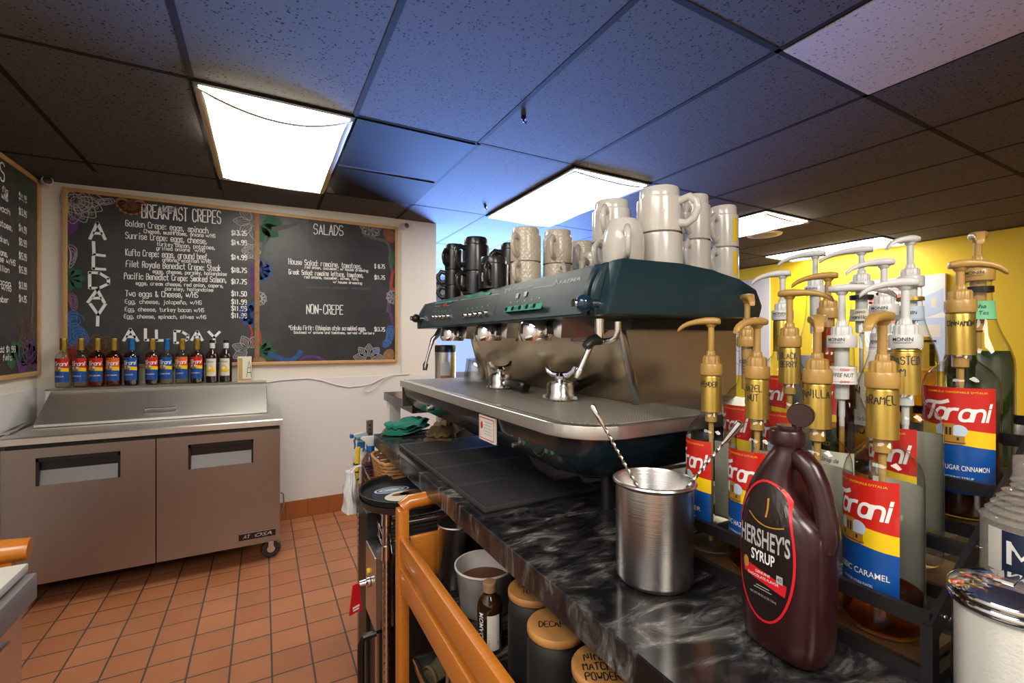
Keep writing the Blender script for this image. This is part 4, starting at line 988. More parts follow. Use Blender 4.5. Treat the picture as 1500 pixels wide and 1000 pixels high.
# canister on the half wall
p = PY(652, 520, 2.0)
t = thing('canister', 'steel canister with a pale label behind the far end of the machine', 'canister', (p.x, 2.0, 1.096))
b = MB(); b.lathe([(0, 0), (.046, 0), (.047, .004), (.047, .205), (0, .205)], n=28); b.build('body', 'steel', t)
b = MB(); b.lathe([(0, .206), (.048, .206), (.048, .232), (.044, .238), (0, .238)], n=28); b.build('lid', 'black', t)
b = MB(); b.flat(rect(-.022, .022, .08, .16, 8), cyl(.0475, math.radians(250))); la = b.build('label', 'white', t, recalc=False)
b = MB(); b.flat(rect(-.022, .022, .08, .10, 8), cyl(.0478, math.radians(250))); b.build('label_print', 'gold_pr', la, recalc=False)

# ================================================================== MUGS ON THE MACHINE
TOP = 1.4945
def mug_body(r, h, ring=True, bowl=False, n=30):
    """upturned mug: mouth at z=0, foot on top"""
    if bowl: out = [(r*.93, 0), (r*.97, .01), (r, h*.4), (r*.96, h*.66), (r*.80, h*.9), (r*.66, h), ]
    elif ring: out = [(r, 0), (r, h*.72), (r*.985, h*.765), (r*.88, h*.79), (r*.87, h*.97), (r*.84, h)]
    else: out = [(r, 0), (r, h*.9), (r*.95, h*.97), (r*.86, h)]
    t = .0035
    inn = [(r*.55, h-.002), (r*.50, h-.006), (.001, h-.007), (.001, h-.016), (r-t-.006, h*.70), (r-t, h*.55), ((r*.93 if bowl else r)-t, 0)]
    b = MB(); b.lathe(out+inn, n=n, cap=False)
    # close the mouth edge
    return b
def mug(name, label, c, ang, r, h, m, group, ring=True, bowl=False, hs=1.):
    t = thing(name, label, 'mug', c, math.radians(ang), group)
    mug_body(r, h, ring, bowl).build('body', m, t, sharp=40)
    b = MB(); z0 = h*.16; z1 = h*.66; k = .030*hs
    b.tube([(r*.95, 0, z1), (r+k*.55, 0, z1+.004), (r+k*.95, 0, z1-.008), (r+k, 0, (z0+z1)/2), (r+k*.8, 0, z0+.006), (r+k*.4, 0, z0-.002), (r*.95, 0, z0+.002)], [.0065, .0062, .006, .006, .006, .0062, .0065], 10, flat=1.3)
    b.build('handle', m if m != 'quilt' else 'mug_c', t, sharp=60)
    return t
G1 = 'upturned white mugs on the machine'; G2 = 'upturned cream mugs on the machine'; G3 = 'upturned black mugs on the machine'
def pos(u, d): a, b_, c = ray(u, 499); return a*d, b_*d
def stack(u, d, r, hts, m, ang, labels, group, name, **k):
    x, y = pos(u, d); z = TOP+.0005
    for i, (h, lab) in enumerate(zip(hts, labels)):
        mug(name, lab, (x, y, z), ang[i] if isinstance(ang, tuple) else ang, r, h, m, group, **k); z += h*(.80 if k.get('ring', True) else 1.0)+.0008
# handle directions: 0 = +X ... the camera looks along about +60 deg
stack(966, .93, .0445, (.090, .090), 'mug_w', (165, -75), ('large white mug under the topmost white mug', 'topmost large white mug with a yellow outline, handle to the right'), G1, 'white_mug', hs=1.15)
tm = [o for o in bpy.data.objects if o.get('label', '').startswith('topmost large')][0]
b = MB(); pts = [(-.018, .036), (-.026, .024), (-.010, .008), (.008, .038), (.010, .044), (-.018, .036)]
b.flat(stroke(pts, .0014, 0), cyl(.0448, math.radians(225+75))); b.build('yellow_mark', 'yel', tm, recalc=False)
stack(896, 1.0, .0420, (.088, .088), 'mug_w', (200, 215), ('lower white mug of the left white stack, behind the bowl shaped cup', 'upper white mug of the left white stack, handle towards the viewer'), G1, 'white_mug')
x, y = pos(913, .88); mug('white_cup', 'rounded white cup standing alone in front of the white stacks', (x, y, TOP), 235, .0400, .088, 'mug_w', G1, bowl=True, hs=.8)
stack(1016, 1.02, .0355, (.098, .098), 'mug_w', (205, 205), ('lower white mug of the middle slim stack', 'upper white mug of the middle slim stack'), G1, 'white_mug')
stack(1059, 1.10, .0345, (.098, .098), 'mug_w', (195, 195), ('lower white mug of the rightmost slim stack', 'upper white mug of the rightmost slim stack'), G1, 'white_mug')
for lab, a0 in (('lower white mug of the middle slim stack', 160), ('upper white mug of the rightmost slim stack', 265), ('lower white mug of the rightmost slim stack', 265)):
    o = [q for q in bpy.data.objects if q.get('label', '') == lab][0]
    rr = .0358 if 'middle' in lab else .0348
    b = MB(); b.flat(rect(-.006, .006, .01, .066, 3), cyl(rr, math.radians(a0)-o.rotation_euler.z)); b.build('yellow_mark', 'yel', o, recalc=False)
stack(770, 1.23, .0415, (.084, .090), 'quilt', (215, 212), ('lower cream mug of the stack beside the black mugs', 'upper cream mug of the stack beside the black mugs'), G2, 'cream_mug')
stack(817, 1.265, .0415, (.084, .092), 'quilt', (250, 222), ('lower cream mug of the middle cream stack', 'upper cream mug of the middle cream stack'), G2, 'cream_mug')
stack(851, 1.37, .0410, (.084, .084), 'quilt', (240, 225), ('lower cream mug of the cream stack partly behind the white mugs', 'upper cream mug of the cream stack partly behind the white mugs'), G2, 'cream_mug')
x, y = pos(868, 1.19); mug('cream_mug', 'cream mug squeezed between the cream stacks and the white mugs', (x, y, TOP), 210, .036, .085, 'mug_c', G2)
stack(664.5, 1.59, .0305, (.062, .066, .088), 'mug_b', (150, 150, 210), ('small black cup at the bottom of the leftmost stack', 'small black cup in the middle of the leftmost stack', 'small black cup on top of the leftmost stack'), G3, 'black_cup', hs=.8)
stack(697, 1.41, .0410, (.088, .102), 'mug_b', (195, 190), ('black mug under the tallest black mug', 'tallest black mug, second stack from the left'), G3, 'black_mug')
x, y = pos(723, 1.27); mug('black_mug', 'single black mug with small white lettering in front of the other black mugs', (x, y, TOP), 228, .0415, .088, 'mug_b', G3)
bm_ = [o for o in bpy.data.objects if o.get('label', '').startswith('single black mug')][0]
b = MB(); f_ = cyl(.0418, math.radians(200)-bm_.rotation_euler.z); sh = script('coffee', 0, .022, 0, .006, .0012, jit=.1); b.flat((sh[0], sh[1]), lambda x, y: f_(-y, .02+x)); b.build('lettering', 'white', bm_, recalc=False, smooth=False)
stack(735, 1.50, .033, (.085, .085), 'mug_b', (170, 170), ('black mug at the bottom of the stack behind the single black mug', 'black mug on top of the stack behind the single black mug'), G3, 'black_mug')
stack(747, 1.40, .032, (.085, .085), 'mug_b', (170, 175), ('black mug below, half hidden behind the cream stack', 'black mug above, half hidden behind the cream stack'), G3, 'black_mug')

# ================================================================== THINGS ON THE COUNTER
# ribbed bar mats, four panels
for i in range(4):
    y1 = 1.52-i*.1675; y0 = y1-.1655
    t = thing('bar_mat', ['furthest black ribbed bar mat, next to the green towel', 'second black ribbed bar mat from the towels', 'third black ribbed bar mat from the towels', 'nearest black ribbed bar mat on the counter'][i], 'bar mat', (.400, y0, CZ), 0, 'black ribbed bar mats')
    b = MB(); b.box(0, .30, 0, .1655, .0005, .005, .001); b.build('base', 'rubber', t)
    b = MB(); b.box(0, .30, 0, .007, .005, .011); b.box(0, .30, .1585, .1655, .005, .011); b.box(0, .007, .007, .1585, .005, .011); b.box(.293, .30, .007, .1585, .005, .011); b.build('rim', 'mat_rib', t, smooth=False)
    b = MB()
    for k in range(16): b.box(.010, .290, .012+k*.0094, .0148+k*.0094, .005, .0110)
    for k in range(28): b.box(.0125+k*.01, .0150+k*.01, .010, .156, .005, .0090)
    b.build('ribs', 'mat_rib', t, smooth=False)
# folded cloths at the end of the counter
def cloth(name, m, label, c, rz, L, W, layers, seed, h=.012):
    rnd = random.Random(seed); b = MB(); n1, n2 = 18, 10
    for k in range(layers):
        z = .002+k*h; s = 1-.05*k; ox = rnd.uniform(-.008, .008); rings = []
        for i in range(n1+1):
            u = i/n1*2-1; ring = []
            for j in range(n2*2):
                a = 2*PI*j/(n2*2); yy = math.cos(a); zz_ = math.sin(a)
                wv = .004*math.sin(5*u+k*2+seed)+.003*math.sin(9*yy+3*u+k)
                ww = W/2*s*(1+.07*math.sin(3*u+seed+k))*(1 if abs(u) < .93 else .9)
                ring.append((L/2*s*u*(1+.03*math.sin(4*yy+k))+ox, ww*yy, max(.0005, z+h*.55*(1+zz_*.95)+(wv*(.4 if k == 0 else 1.5)))))
            rings.append(ring)
        b.rings(rings)
    o = b.build(name, m, smooth=True, sharp=75, off=c); o.rotation_euler.z = rz
    return tag(o, label, 'towel')
p = PZ(590, 634, CZ); cloth('towel', 'cloth_g', 'folded green towel at the far end of the counter', (p.x+.03, p.y+.05, CZ), math.radians(48), .22, .12, 3, 1, .012)
p = PZ(628, 640, CZ); cloth('towel', 'cloth_o', 'folded olive brown towel beside the green towel', (p.x+.045, p.y-.02, CZ), math.radians(60), .20, .10, 3, 5, .012)
t = thing('wooden_spoon', 'wooden handle poking out behind the green towel', 'utensil', (.40, 1.765, CZ))
b = MB(); b.tube([(0, 0, .008), (.09, -.012, .008), (.12, -.02, .007)], [.008, .007, .009], 10); b.build('handle', 'wood', t)
# crumpled clear plastic bag beside the half wall
b = MB()
for k in range(5):
    bmesh.ops.create_icosphere(b.b, subdivisions=2, radius=.05+.01*random.random(), matrix=Matrix.Translation((.03*math.cos(k*2), .035*math.sin(k*2.2), .05)) @ Matrix.Diagonal((1.1, .9, .8, 1)))
for v in b.b.verts: v.co += Vector((random.uniform(-.009, .009), random.uniform(-.009, .009), random.uniform(-.009, .009))); v.co.z = max(.002, v.co.z)
tag(b.build('plastic_bag', clear('crinkled film', (.93, .92, .90), .12, 1.5, 1.6), sharp=10, off=(.70, 1.735, CZ)), 'crumpled clear plastic bag behind the towels', 'plastic bag')
# steel bain marie can with two twisted bar spoons
p = PZ(958, 845, CZ); cx, cy = p.x, p.y
t = thing('steel_can', 'tall open steel can holding two bar spoons on the counter', 'can', (cx, cy, CZ))
b = MB(); b.lathe([(0, .001), (.050, .001), (.054, .004), (.0555, .010), (.0565, .142), (.060, .1445), (.0612, .147), (.0600, .1495), (.0575, .150), (.0555, .147), (.0545, .012), (.050, .008), (0, .008)], n=48, cap=False); b.build('body', 'steel', t, sharp=50)
def spoon(label, a, e, cap_r):
    a = Vector(a); e = Vector(e); d = e-a; L = d.length; t = thing('bar_spoon', label, 'bar spoon', a, 0, 'twisted bar spoons')
    u = d.normalized(); s1 = u.cross(Vector((0, 0, 1))).normalized(); s2 = u.cross(s1); b = MB(); rings = []; n = 90
    for i in range(n+1):
        f = i/n; tw = f*L/.011*PI if f < .85 else .85*L/.011*PI; r1, r2 = (.0030, .0017) if f < .86 else (.0026, .0026)
        rings.append([u*(L*f) + s1*(r1*math.cos(q)*math.cos(tw)-r2*math.sin(q)*math.sin(tw)) + s2*(r1*math.cos(q)*math.sin(tw)+r2*math.sin(q)*math.cos(tw)) for q in [2*PI*j/8 for j in range(8)]])
    b.rings(rings); b.build('twisted_shaft', 'chrome_s', t, sharp=60)
    b = MB(); b.tube([u*(L*.87), u*(L*.9), u*(L-.002), u*L], [.0032, .0042, cap_r, cap_r*.75], 12); b.build('end_cap', 'chrome', t)
    b = MB(); b.ball((0, 0, 0), .014, 14, (1, .8, .45)); b.build('bowl', 'chrome_s', t)
# left spoon: leans left/back out of the can; right spoon leans right
k1 = PY(867, 592, cy+.055); k0 = Vector((cx+.026, cy-.030, CZ+.022)); spoon('twisted bar spoon leaning left out of the steel can', k0, k1, .0046)
k1 = Vector((.582, .403, 1.2385)); k0 = Vector((cx-.030, cy+.026, CZ+.022)); spoon('twisted bar spoon leaning right out of the steel can', k0, k1, .0062)
# ================================================================== TIERED SYRUP RACK
RX = .600; RY0 = .205; RY1 = .565
TX = [.652, .765, .872, .980]; TZ = [.014, .060, .110, .163]
rk = thing('syrup_rack', 'black metal four tier rack with dark wooden shelves full of pump syrup bottles', 'rack', (RX, RY0, CZ))
RW = (RX, RY0, CZ)
def R(mb, name, m, parent=None, **k): return mb.build(name, m, parent or rk, world=RW, **k)
for i, (x, z) in enumerate(zip(TX, TZ)):
    w0 = RX+.006 if i == 0 else x-.049
    b = MB(); b.box(w0, x+.047, RY0+.012, RY1-.012, CZ+z-.010, CZ+z-.0005); R(b, 'shelf', 'plank', smooth=False)
    b = MB(); b.bar((w0-.003, RY0, CZ+z+.053), (w0-.003, RY1, CZ+z+.053), .008, .016); R(b, 'front_rail', 'black_m', smooth=False)
    b = MB(); b.bar((w0-.003, RY0, CZ+z-.006), (w0-.003, RY1, CZ+z-.006), .008, .016); R(b, 'shelf_rail', 'black_m', smooth=False)
b = MB(); b.bar((TX[3]+.052, RY0, CZ+TZ[3]+.07), (TX[3]+.052, RY1, CZ+TZ[3]+.07), .008, .014); R(b, 'back_rail', 'black_m', smooth=False)
for y in (RY0, RY1):
    b = MB(); b.bar((RX, y, CZ+.055), (TX[3]+.055, y, CZ+.285), .006, .024); fr_ = R(b, 'side_bar', 'black_m', smooth=False)
    b = MB()
    for k in range(9):
        f_ = (k+.5)/9; px, pz = RX+(TX[3]+.055-RX)*f_, CZ+.055+.23*f_; b.ball((px, y-.004, pz), .0026, 10)
    R(b, 'rivet', 'chrome_s', fr_)
    b = MB(); b.bar((RX, y, CZ), (RX, y, CZ+.066), .010, .016); R(b, 'front_post', 'black_m', smooth=False)
    b = MB(); b.bar((TX[1]+.045, y, CZ), (TX[1]+.045, y, CZ+.165), .008, .022); R(b, 'middle_post', 'black_m', smooth=False)
    b = MB(); b.bar((TX[3]+.052, y, CZ), (TX[3]+.052, y, CZ+.285), .010, .018); R(b, 'back_post', 'black_m', smooth=False)
    b = MB(); b.bar((RX, y, CZ+.006), (TX[3]+.055, y, CZ+.006), .008, .012); R(b, 'base_bar', 'black_m', smooth=False)

# ------------------------------------------------------------------ syrup bottles
TORANI = [(.0, .002), (.030, .002), (.0355, .004), (.0385, .010), (.0385, .176), (.0378, .186), (.0352, .196), (.0300, .205), (.0225, .2125), (.0172, .219), (.0145, .230), (.0136, .262), (.0136, .288)]
MONIN = [(.0, .002), (.030, .002), (.036, .005), (.0375, .012), (.0375, .150), (.0365, .166), (.0325, .184), (.0255, .204), (.0200, .224), (.0170, .246), (.0158, .262), (.0150, .288)]
def inset(prof, d, z1):
    out = []
    for r, z in prof:
        if z > z1: break
        out.append((max(r-d, 0), max(z, .005)))
    (r0, z0) = out[-1]
    nx = [p for p in prof if p[1] > z1]
    if nx and z1 > z0: k = (z1-z0)/max(1e-6, nx[0][1]-prof[len(out)-1][1]); r0 = r0+(nx[0][0]-d-r0)*k
    out.append((r0, z1)); out.append((0, z1)); return out
def pump(t, z, m, head_ang, hl, cap_r=.0165, printed=None, ang=0., rise=.0):
    """pump on the bottle neck: collar, stem, spout head"""
    b = MB(); b.lathe([(0, z-.006), (cap_r, z-.006), (cap_r+.0006, z-.004), (cap_r+.0006, z+.010), (cap_r-.0008, z+.0125), (0, z+.0125)], n=32); co = b.build('pump_collar', m, t)
    b = MB(); rs = []
    for zz, s in ((z+.012, 1.), (z+.023, 1.), (z+.0255, .88), (z+.0265, .55), (z+.033, .5), (z+.034, .42)):
        rs.append([((.0128+.0007*math.cos(12*2*PI*i/48))*s*math.cos(2*PI*i/48), (.0128+.0007*math.cos(12*2*PI*i/48))*s*math.sin(2*PI*i/48), zz) for i in range(48)])
    b.rings(rs); b.build('ribbed_nut', m, co, sharp=50)
    zs = z+.076+rise
    b = MB(); b.lathe([(0, z+.03), (.0050, z+.03), (.0048, zs-.004), (.0075, zs-.001), (.0085, zs+.002), (0, zs+.002)], n=18); b.build('pump_stem', m, t)
    # head: flat tapering paddle, dipping at the spout tip
    b = MB(); rings = []; ca, sa = math.cos(head_ang), math.sin(head_ang)
    for s, wd, th, dz in ((-.014, .0065, .0035, .006), (-.0125, .0105, .0050, .0062), (-.004, .0118, .0062, .0068), (.008, .0110, .0060, .0070), (.022, .0082, .0050, .0060), (.034, .0066, .0044, .0034), (.044, .0056, .0042, -.0010), (.050, .0050, .0040, -.0060), (.0525, .0042, .0030, -.0085)):
        s = s*hl
        ring = []
        for k in range(12):
            a = 2*PI*k/12; cy_ = math.copysign(abs(math.cos(a))**.6, math.cos(a))*wd; cz_ = math.copysign(abs(math.sin(a))**.6, math.sin(a))*th
            tl = .7 if s > .03*hl else .15
            ring.append((s*ca-cy_*sa - (cz_*tl*ca if s > .03*hl else 0)*-1*0, s*sa+cy_*ca, zs+dz+cz_))
        rings.append(ring)
    b.rings(rings); b.build('pump_head', m, t, sharp=60)
    # dip tube housing seen inside the neck
    b = MB(); b.lathe([(0, z-.11), (.0042, z-.11), (.0042, z-.085), (.0092, z-.083), (.0096, z-.006), (0, z-.006)], n=18, cap=True); b.build('pump_barrel', m, t)
    b = MB(); b.lathe([(0, .012), (.0035, .012), (.0035, z-.11), (0, z-.11)], n=10); b.build('dip_tube', 'white_p' if m == 'white_p' else m, t)
    if printed:
        b = MB(); b.flat(join([font('MONIN', 0, None, -.001, .0048, 0, .012)] + [rect(-.011, .011, -.0028, -.0024, 4), rect(-.009, .009, -.0040, -.0036, 4)]), cyl(cap_r+.0009, ang, z+.0045)); b.build('cap_lettering', 'ink', co, smooth=False, recalc=False)
    return co
def foil(t, m, z0, z1, r=.0158, text=None, ang=PI, ink='ink', fs=.011):
    b = MB(); b.lathe([(r-.0006, z0), (r+.0003, z0), (r, z0+.002), (r, z1-.006), (r-.0008, z1-.004), (r-.0002, z1-.0025), (r-.0010, z1), (r-.0018, z1)], n=32, cap=False); o = b.build('neck_foil', m, t)
    if text:
        b = MB(); lines = text.split('|'); sh = []
        for i, tx in enumerate(lines):
            wd = .0060*len(tx)*fs/.011; sh.append(script(tx, -wd/2, wd/2, (z0+z1)/2+.010-i*fs*1.45, fs, .0011, jit=.3))
        b.flat(join(sh), cyl(r+.0006, ang)); b.build('marker_writing', ink, o, smooth=False, recalc=False)
    return o
def tstroke(x0, x1, y, cap, wd):
    """the looping brush-script word: a swashed T followed by joined small letters"""
    k = cap; T = [[(-.15*k, .80*k), (.05*k, 1.0*k), (.45*k, 1.0*k), (.95*k, .96*k), (1.35*k, 1.12*k)], [(.62*k, 1.0*k), (.48*k, .55*k), (.30*k, .08*k), (.15*k, -.02*k)]]
    V, F = join([stroke(p, wd*1.15, 2) for p in T])
    rest = script('orani', .62*k, .62*k+2.85*k, 0, k*.98, wd, shear=.0, jit=.05, smooth=2, gap=.75)
    V2, F2 = rest; V2 = [(x+.26*yy, yy) for x, yy in V2]
    V, F = join([(V, F), (V2, F2)]); a = min(p[0] for p in V); b_ = max(p[0] for p in V); s = (x1-x0)/(b_-a)
    return [(x0+(p[0]-a)*s, y+p[1]) for p in V], F
def emblem(parent, f, cx, cy, s):
    b = MB(); b.flat(join([gridoval(cx, cy+.10*s, .5*s, .42*s), gridoval(cx+.3*s, cy+.22*s, .3*s, .28*s), gridoval(cx-.25*s, cy+.25*s, .28*s, .25*s)]), f(.0003)); e = b.build('emblem', 'sky', parent, smooth=False, recalc=False)
    b = MB(); b.flat(join([rect(cx-.22*s, cx+.12*s, cy-.25*s, cy+.48*s, 4), rect(cx-.27*s, cx+.17*s, cy+.44*s, cy+.54*s, 4), rect(cx-.5*s, cx+.5*s, cy-.3*s, cy+.0*s, 4), gridoval(cx, cy-.3*s, .55*s, .12*s)]), f(.0007)); b.build('emblem_tower', 'gold_pr', e, smooth=False, recalc=False)
    b = MB(); b.flat(join([rect(cx-.14*s, cx-.07*s, cy+.02*s, cy+.36*s, 4), rect(cx-.01*s, cx+.06*s, cy+.02*s, cy+.36*s, 4), rect(cx-.32*s, cx-.24*s, cy-.2*s, cy-.06*s, 4), rect(cx+.24*s, cx+.32*s, cy-.2*s, cy-.06*s, 4), rect(cx-.5*s, cx+.5*s, cy-.33*s, cy-.30*s, 4)]), f(.0011)); b.build('emblem_shade', 'ink', e, smooth=False, recalc=False)
def tlabel(t, r, ang, flavor, sub=None, top='red', z0=.038, z1=.182, half=.042, small=False, mid='yel', low='blue', n=22):
    """the wrap-round three band label with lettering; ang = direction it faces"""
    hh = z1-z0; f = lambda off: cyl(r+.0003+off, ang)
    ya, yb = z0+hh*.465, z0+hh*.615
    lab = MB().flat(rect(-half, half, yb-.008, z1, n), f(0)).build('label', top, t, recalc=False)
    for nm, m, a, e in (('label_band', mid, ya, yb), ('label_base', low, z0, ya)):
        V = []; F = []
        for i in range(n+1):
            x = -half+2*half*i/n; w0 = -.005*x/half if nm == 'label_band' else 0; w1 = -.005*x/half
            V += [(x, a+(w0 if a > z0 else 0)), (x, e+w1)]
            if i: F.append([2*i-2, 2*i, 2*i+1, 2*i-1])
        MB().flat((V, F), f(.0001 if nm == 'label_band' else .00015)).build(nm, m, lab, recalc=False)
    MB().flat(tstroke(-half*.93, half*.90, yb+.011, .023, .0042), f(.0006)).build('script_lettering', 'white', lab, smooth=False, recalc=False)
    if not small:
        MB().flat(font("FORMULA ORIGINALE D'ITALIA", -half*.75, half*.75, z1-.0075, .0026, 0, .005), f(.0005)).build('top_lettering', 'yel', lab, smooth=False, recalc=False)
    emblem(lab, lambda o_: f(o_+.0006), -.006, yb-.010, .030)
    sh = [font(flavor, -min(half*.8, .0033*len(flavor)), min(half*.8, .0033*len(flavor)), z0+hh*.22, .0068 if not small else .0085, 0, .004)]
    if not small:
        sh += [font(sub or 'FLAVORING SYRUP', -.018, .018, z0+hh*.14, .0032, 0, .0)]
    MB().flat(join(sh), f(.0006)).build('flavour_lettering', 'white', lab, smooth=False, recalc=False)
    if not small: MB().flat(font('SINCE 1925', -.010, .010, z0+hh*.05, .0026), f(.0006)).build('date_lettering', 'yel', lab, smooth=False, recalc=False)
    # back label
    if not small:
        MB().flat(join([rect(-.036, .036, .04, .17, 14)]), cyl(r+.0003, ang+PI)).build('back_label', 'blue', t, recalc=False)
    return lab
def bottle(i, j, y, kind, label, pm, head, fill, liq, lab=None, foil_=None, hl=1., mono=True, rise=0., fat=1., capt=None, group='pump syrup bottles on the rack', rot=0., x=None):
    """i: tier; y: place along the rack"""
    xx = TX[i] if x is None else x
    t = thing('syrup_bottle', label, 'bottle', (xx, y, CZ+TZ[i]), 0, group)
    prof = [(r*(1+(fat-1)*min(1, max(0, (r-.016)/.02))), z) for r, z in (TORANI if kind == 'T' else MONIN)]
    b = MB(); b.lathe(prof, n=44, cap=False); gb = b.build('glass_body', 'glass', t, sharp=60)
    b = MB(); b.lathe([(.0136, .284), (.0155, .284), (.0155, .289), (.0125, .289)], n=28, cap=False); b.build('neck_ring', 'glass', gb, sharp=40)
    if fill: b = MB(); b.lathe(inset(prof, .0018, fill), n=40, cap=False); b.build('syrup', liq, t, sharp=60)
    if kind == 'T':
        pump(t, .292, pm, head, hl, .0166 if pm == 'gold_p' else .0178, (pm == 'white_p'), FACE+.5, rise)
    else:
        pump(t, .292, pm, head, hl, .0185, True, FACE+.35, rise)
    return t
FACE = math.radians(162)      # labels face the barista, a little turned to the far end
# heads: image-left is about +110 deg, image-right about -70 deg from the camera's line of sight
def hd(deg): return math.radians(deg)
YA = [.512, .425, .340, .262]
# ---- first tier
t = bottle(0, 0, .505, 'T', 'lavender syrup bottle, leftmost of the front row, tan pump pointing left', 'gold_p', hd(120), .045, 'liq_clear'); foil(t, 'foil', .226, .288, text='LAVENDER', ang=FACE+.45, fs=.0085); tlabel(t, .0385, FACE-.1, 'LAVENDER')
t = bottle(0, 1, .425, 'T', 'hazelnut syrup bottle, second in the front row, tan pump head with a downturned tip', 'gold_p', hd(182), .03, 'liq_amber', rise=-.004); foil(t, 'foil', .226, .288, text='HAZEL|NUT', ang=FACE+.5, fs=.0095); tlabel(t, .0385, FACE+.1, 'CLASSIC HAZELNUT')
t = bottle(0, 2, .340, 'T', 'vanilla syrup bottle, third in the front row behind the chocolate syrup', 'gold_p', hd(210), .02, 'liq_gold', rise=-.004); foil(t, 'foil', .226, .288, text='VANILLA', ang=FACE+.5, fs=.0105); tlabel(t, .0385, FACE-.12, 'VANILLA')
t = bottle(0, 3, .267, 'T', 'caramel syrup bottle, nearest in the front row', 'gold_p', hd(188), .05, 'liq_amber', rise=-.004); foil(t, 'foil', .226, .288, text='CARAMEL', ang=FACE+.35, fs=.0105); tlabel(t, .0385, FACE+.02, 'CLASSIC CARAMEL', 'WITH OTHER NATURAL FLAVORS')
# ---- second tier
t = bottle(1, 0, .522, 'T', 'clear necked syrup bottle with a tan pump, leftmost of the second row', 'gold_p', hd(225), .17, 'liq_clear', hl=.8, x=.772); tlabel(t, .0385, FACE, 'GUAVA')
b = MB(); b.flat(join([script('Guava', -.012, .012, .256, .010, .0011), script('S', -.004, .003, .240, .010, .0011)]), cyl(.0142, FACE+.5)); b.build('marker_writing', 'navy_ink', t, recalc=False)
t = bottle(1, 1, .442, 'T', 'blackberry syrup bottle with a tan pump pointing right, second row', 'gold_p', hd(-75), .05, 'liq_navy', hl=1.15); foil(t, 'foil', .226, .288, text='BLACK|BERRY', ang=FACE+.7, ink='navy_ink', fs=.0095); tlabel(t, .0385, FACE, 'BLACKBERRY')
t = bottle(1, 2, .3645, 'M', 'toffee nut syrup bottle with a white pump pointing right, second row', 'white_p', hd(-72), .168, 'liq_gold', hl=1.2)
b = MB(); b.lathe([(.0192, .232), (.0196, .232), (.0178, .258), (.0172, .258)], n=30, cap=False); nl = b.build('neck_label', 'white', t)
b = MB(); b.flat(font('TOFFEE NUT', -.016, .020, .2425, .0060, .25, .0), lambda x, y: cyl(.0192-.0008*(y-.2425)/.006*.2, FACE+.55)(x, y)); b.build('neck_lettering', 'ink', nl, recalc=False, smooth=False)
b = MB(); b.flat(join([rect(-.018, .022, .2355, .2359, 10), rect(-.018, .022, .2535, .2539, 10)]+[ringshape(.004+.004*k, zz, .0018, .0018, .0006, 10) for k in range(3) for zz in (.2357, .2537)]), cyl(.0199, FACE+.55)); b.build('neck_flourish', 'red_pr', nl, recalc=False, smooth=False)
def mlabel(t, ang, top_txt, big, m='cream_l', z0=.035, z1=.135, small_txt=None):
    la = MB().flat(rect(-.034, .034, z0, z1, 18), cyl(.0378, ang)).build('label', m, t, recalc=False)
    hh = z1-z0
    MB().flat(font(top_txt, -.016, .016, z1-.016, .0065, .25), cyl(.0382, ang)).build('label_script', 'ink', la, recalc=False, smooth=False)
    MB().flat(font(big, -.026, .026, z1-.037, .0135, 0, .012), cyl(.0382, ang)).build('label_lettering', 'ink', la, recalc=False, smooth=False)
    MB().flat(join([gridoval(0, z0+hh*.3, .014, .012), gridoval(.012, z0+hh*.22, .010, .009), gridoval(-.012, z0+hh*.24, .009, .009)]), cyl(.0382, ang)).build('label_picture', 'gold_pr', la, recalc=False, smooth=False)
    return la
mlabel(t, FACE+.25, 'Le Sirop de', 'MONIN')
t = bottle(1, 3, .287, 'T', 'toasted marshmallow syrup bottle in a gold foil with a white pump, second row', 'white_p', hd(120), .0, 'liq_clear', hl=.95); foil(t, 'foil', .224, .285, text='TOASTED|M', ang=FACE+.5, ink='navy_ink', fs=.0105); tlabel(t, .0385, FACE-.12, 'MARSHMALLOW')
# ---- third tier
t = bottle(2, 0, .517, 'T', 'gold foil bottle with a white pump pointing left, leftmost of the third row', 'white_p', hd(118), .10, 'liq_clear'); foil(t, 'foil', .226, .288); tlabel(t, .0385, FACE, 'COCONUT')
t = bottle(2, 1, .437, 'T', 'bottle with an amber neck and a tan pump pointing left, third row', 'gold_p', hd(115), .27, 'liq_amber', rise=-.014, hl=1.05); tlabel(t, .0385, FACE, 'GINGERBREAD')
b = MB(); b.flat(script('GERB', -.012, .013, .236, .009, .0011), cyl(.0150, FACE+.5)); b.build('marker_writing', 'navy_ink', t, recalc=False, smooth=False)
t = bottle(2, 2, .355, 'M', 'peppermint syrup bottle with a white pump pointing left, third row', 'white_p', hd(125), .12, 'liq_clear', rise=-.003, hl=.95)
b = MB(); b.lathe([(.0188, .232), (.0196, .232), (.0172, .258), (.0168, .258)], n=30, cap=False); nl = b.build('neck_label', 'white', t)
b = MB(); b.flat(font('PEPPERMINT', -.017, .020, .241, .0060, .25), cyl(.0190, FACE+.5)); b.build('neck_lettering', 'ink', nl, recalc=False, smooth=False)
b = MB(); b.flat(join([rect(-.018, .022, .2355, .2359, 10), rect(-.018, .022, .2535, .2539, 10)]), cyl(.0199, FACE+.5)); b.build('neck_flourish', 'red_pr', nl, recalc=False, smooth=False)
mlabel(t, FACE+.1, 'Le Sirop de', 'MONIN', 'white')
t = bottle(2, 3, .264, 'T', 'cinnamon syrup bottle full of dark brown syrup, tan pump, beside the rack end', 'gold_p', hd(-62), .163, 'liq_dark', hl=.9, fat=1.07, rise=-.02); foil(t, 'foil', .226, .288, text='CINNAMON', ang=FACE+.6, fs=.0075); tlabel(t, .0412, FACE+.50, 'BROWN SUGAR CINNAMON', half=.044)
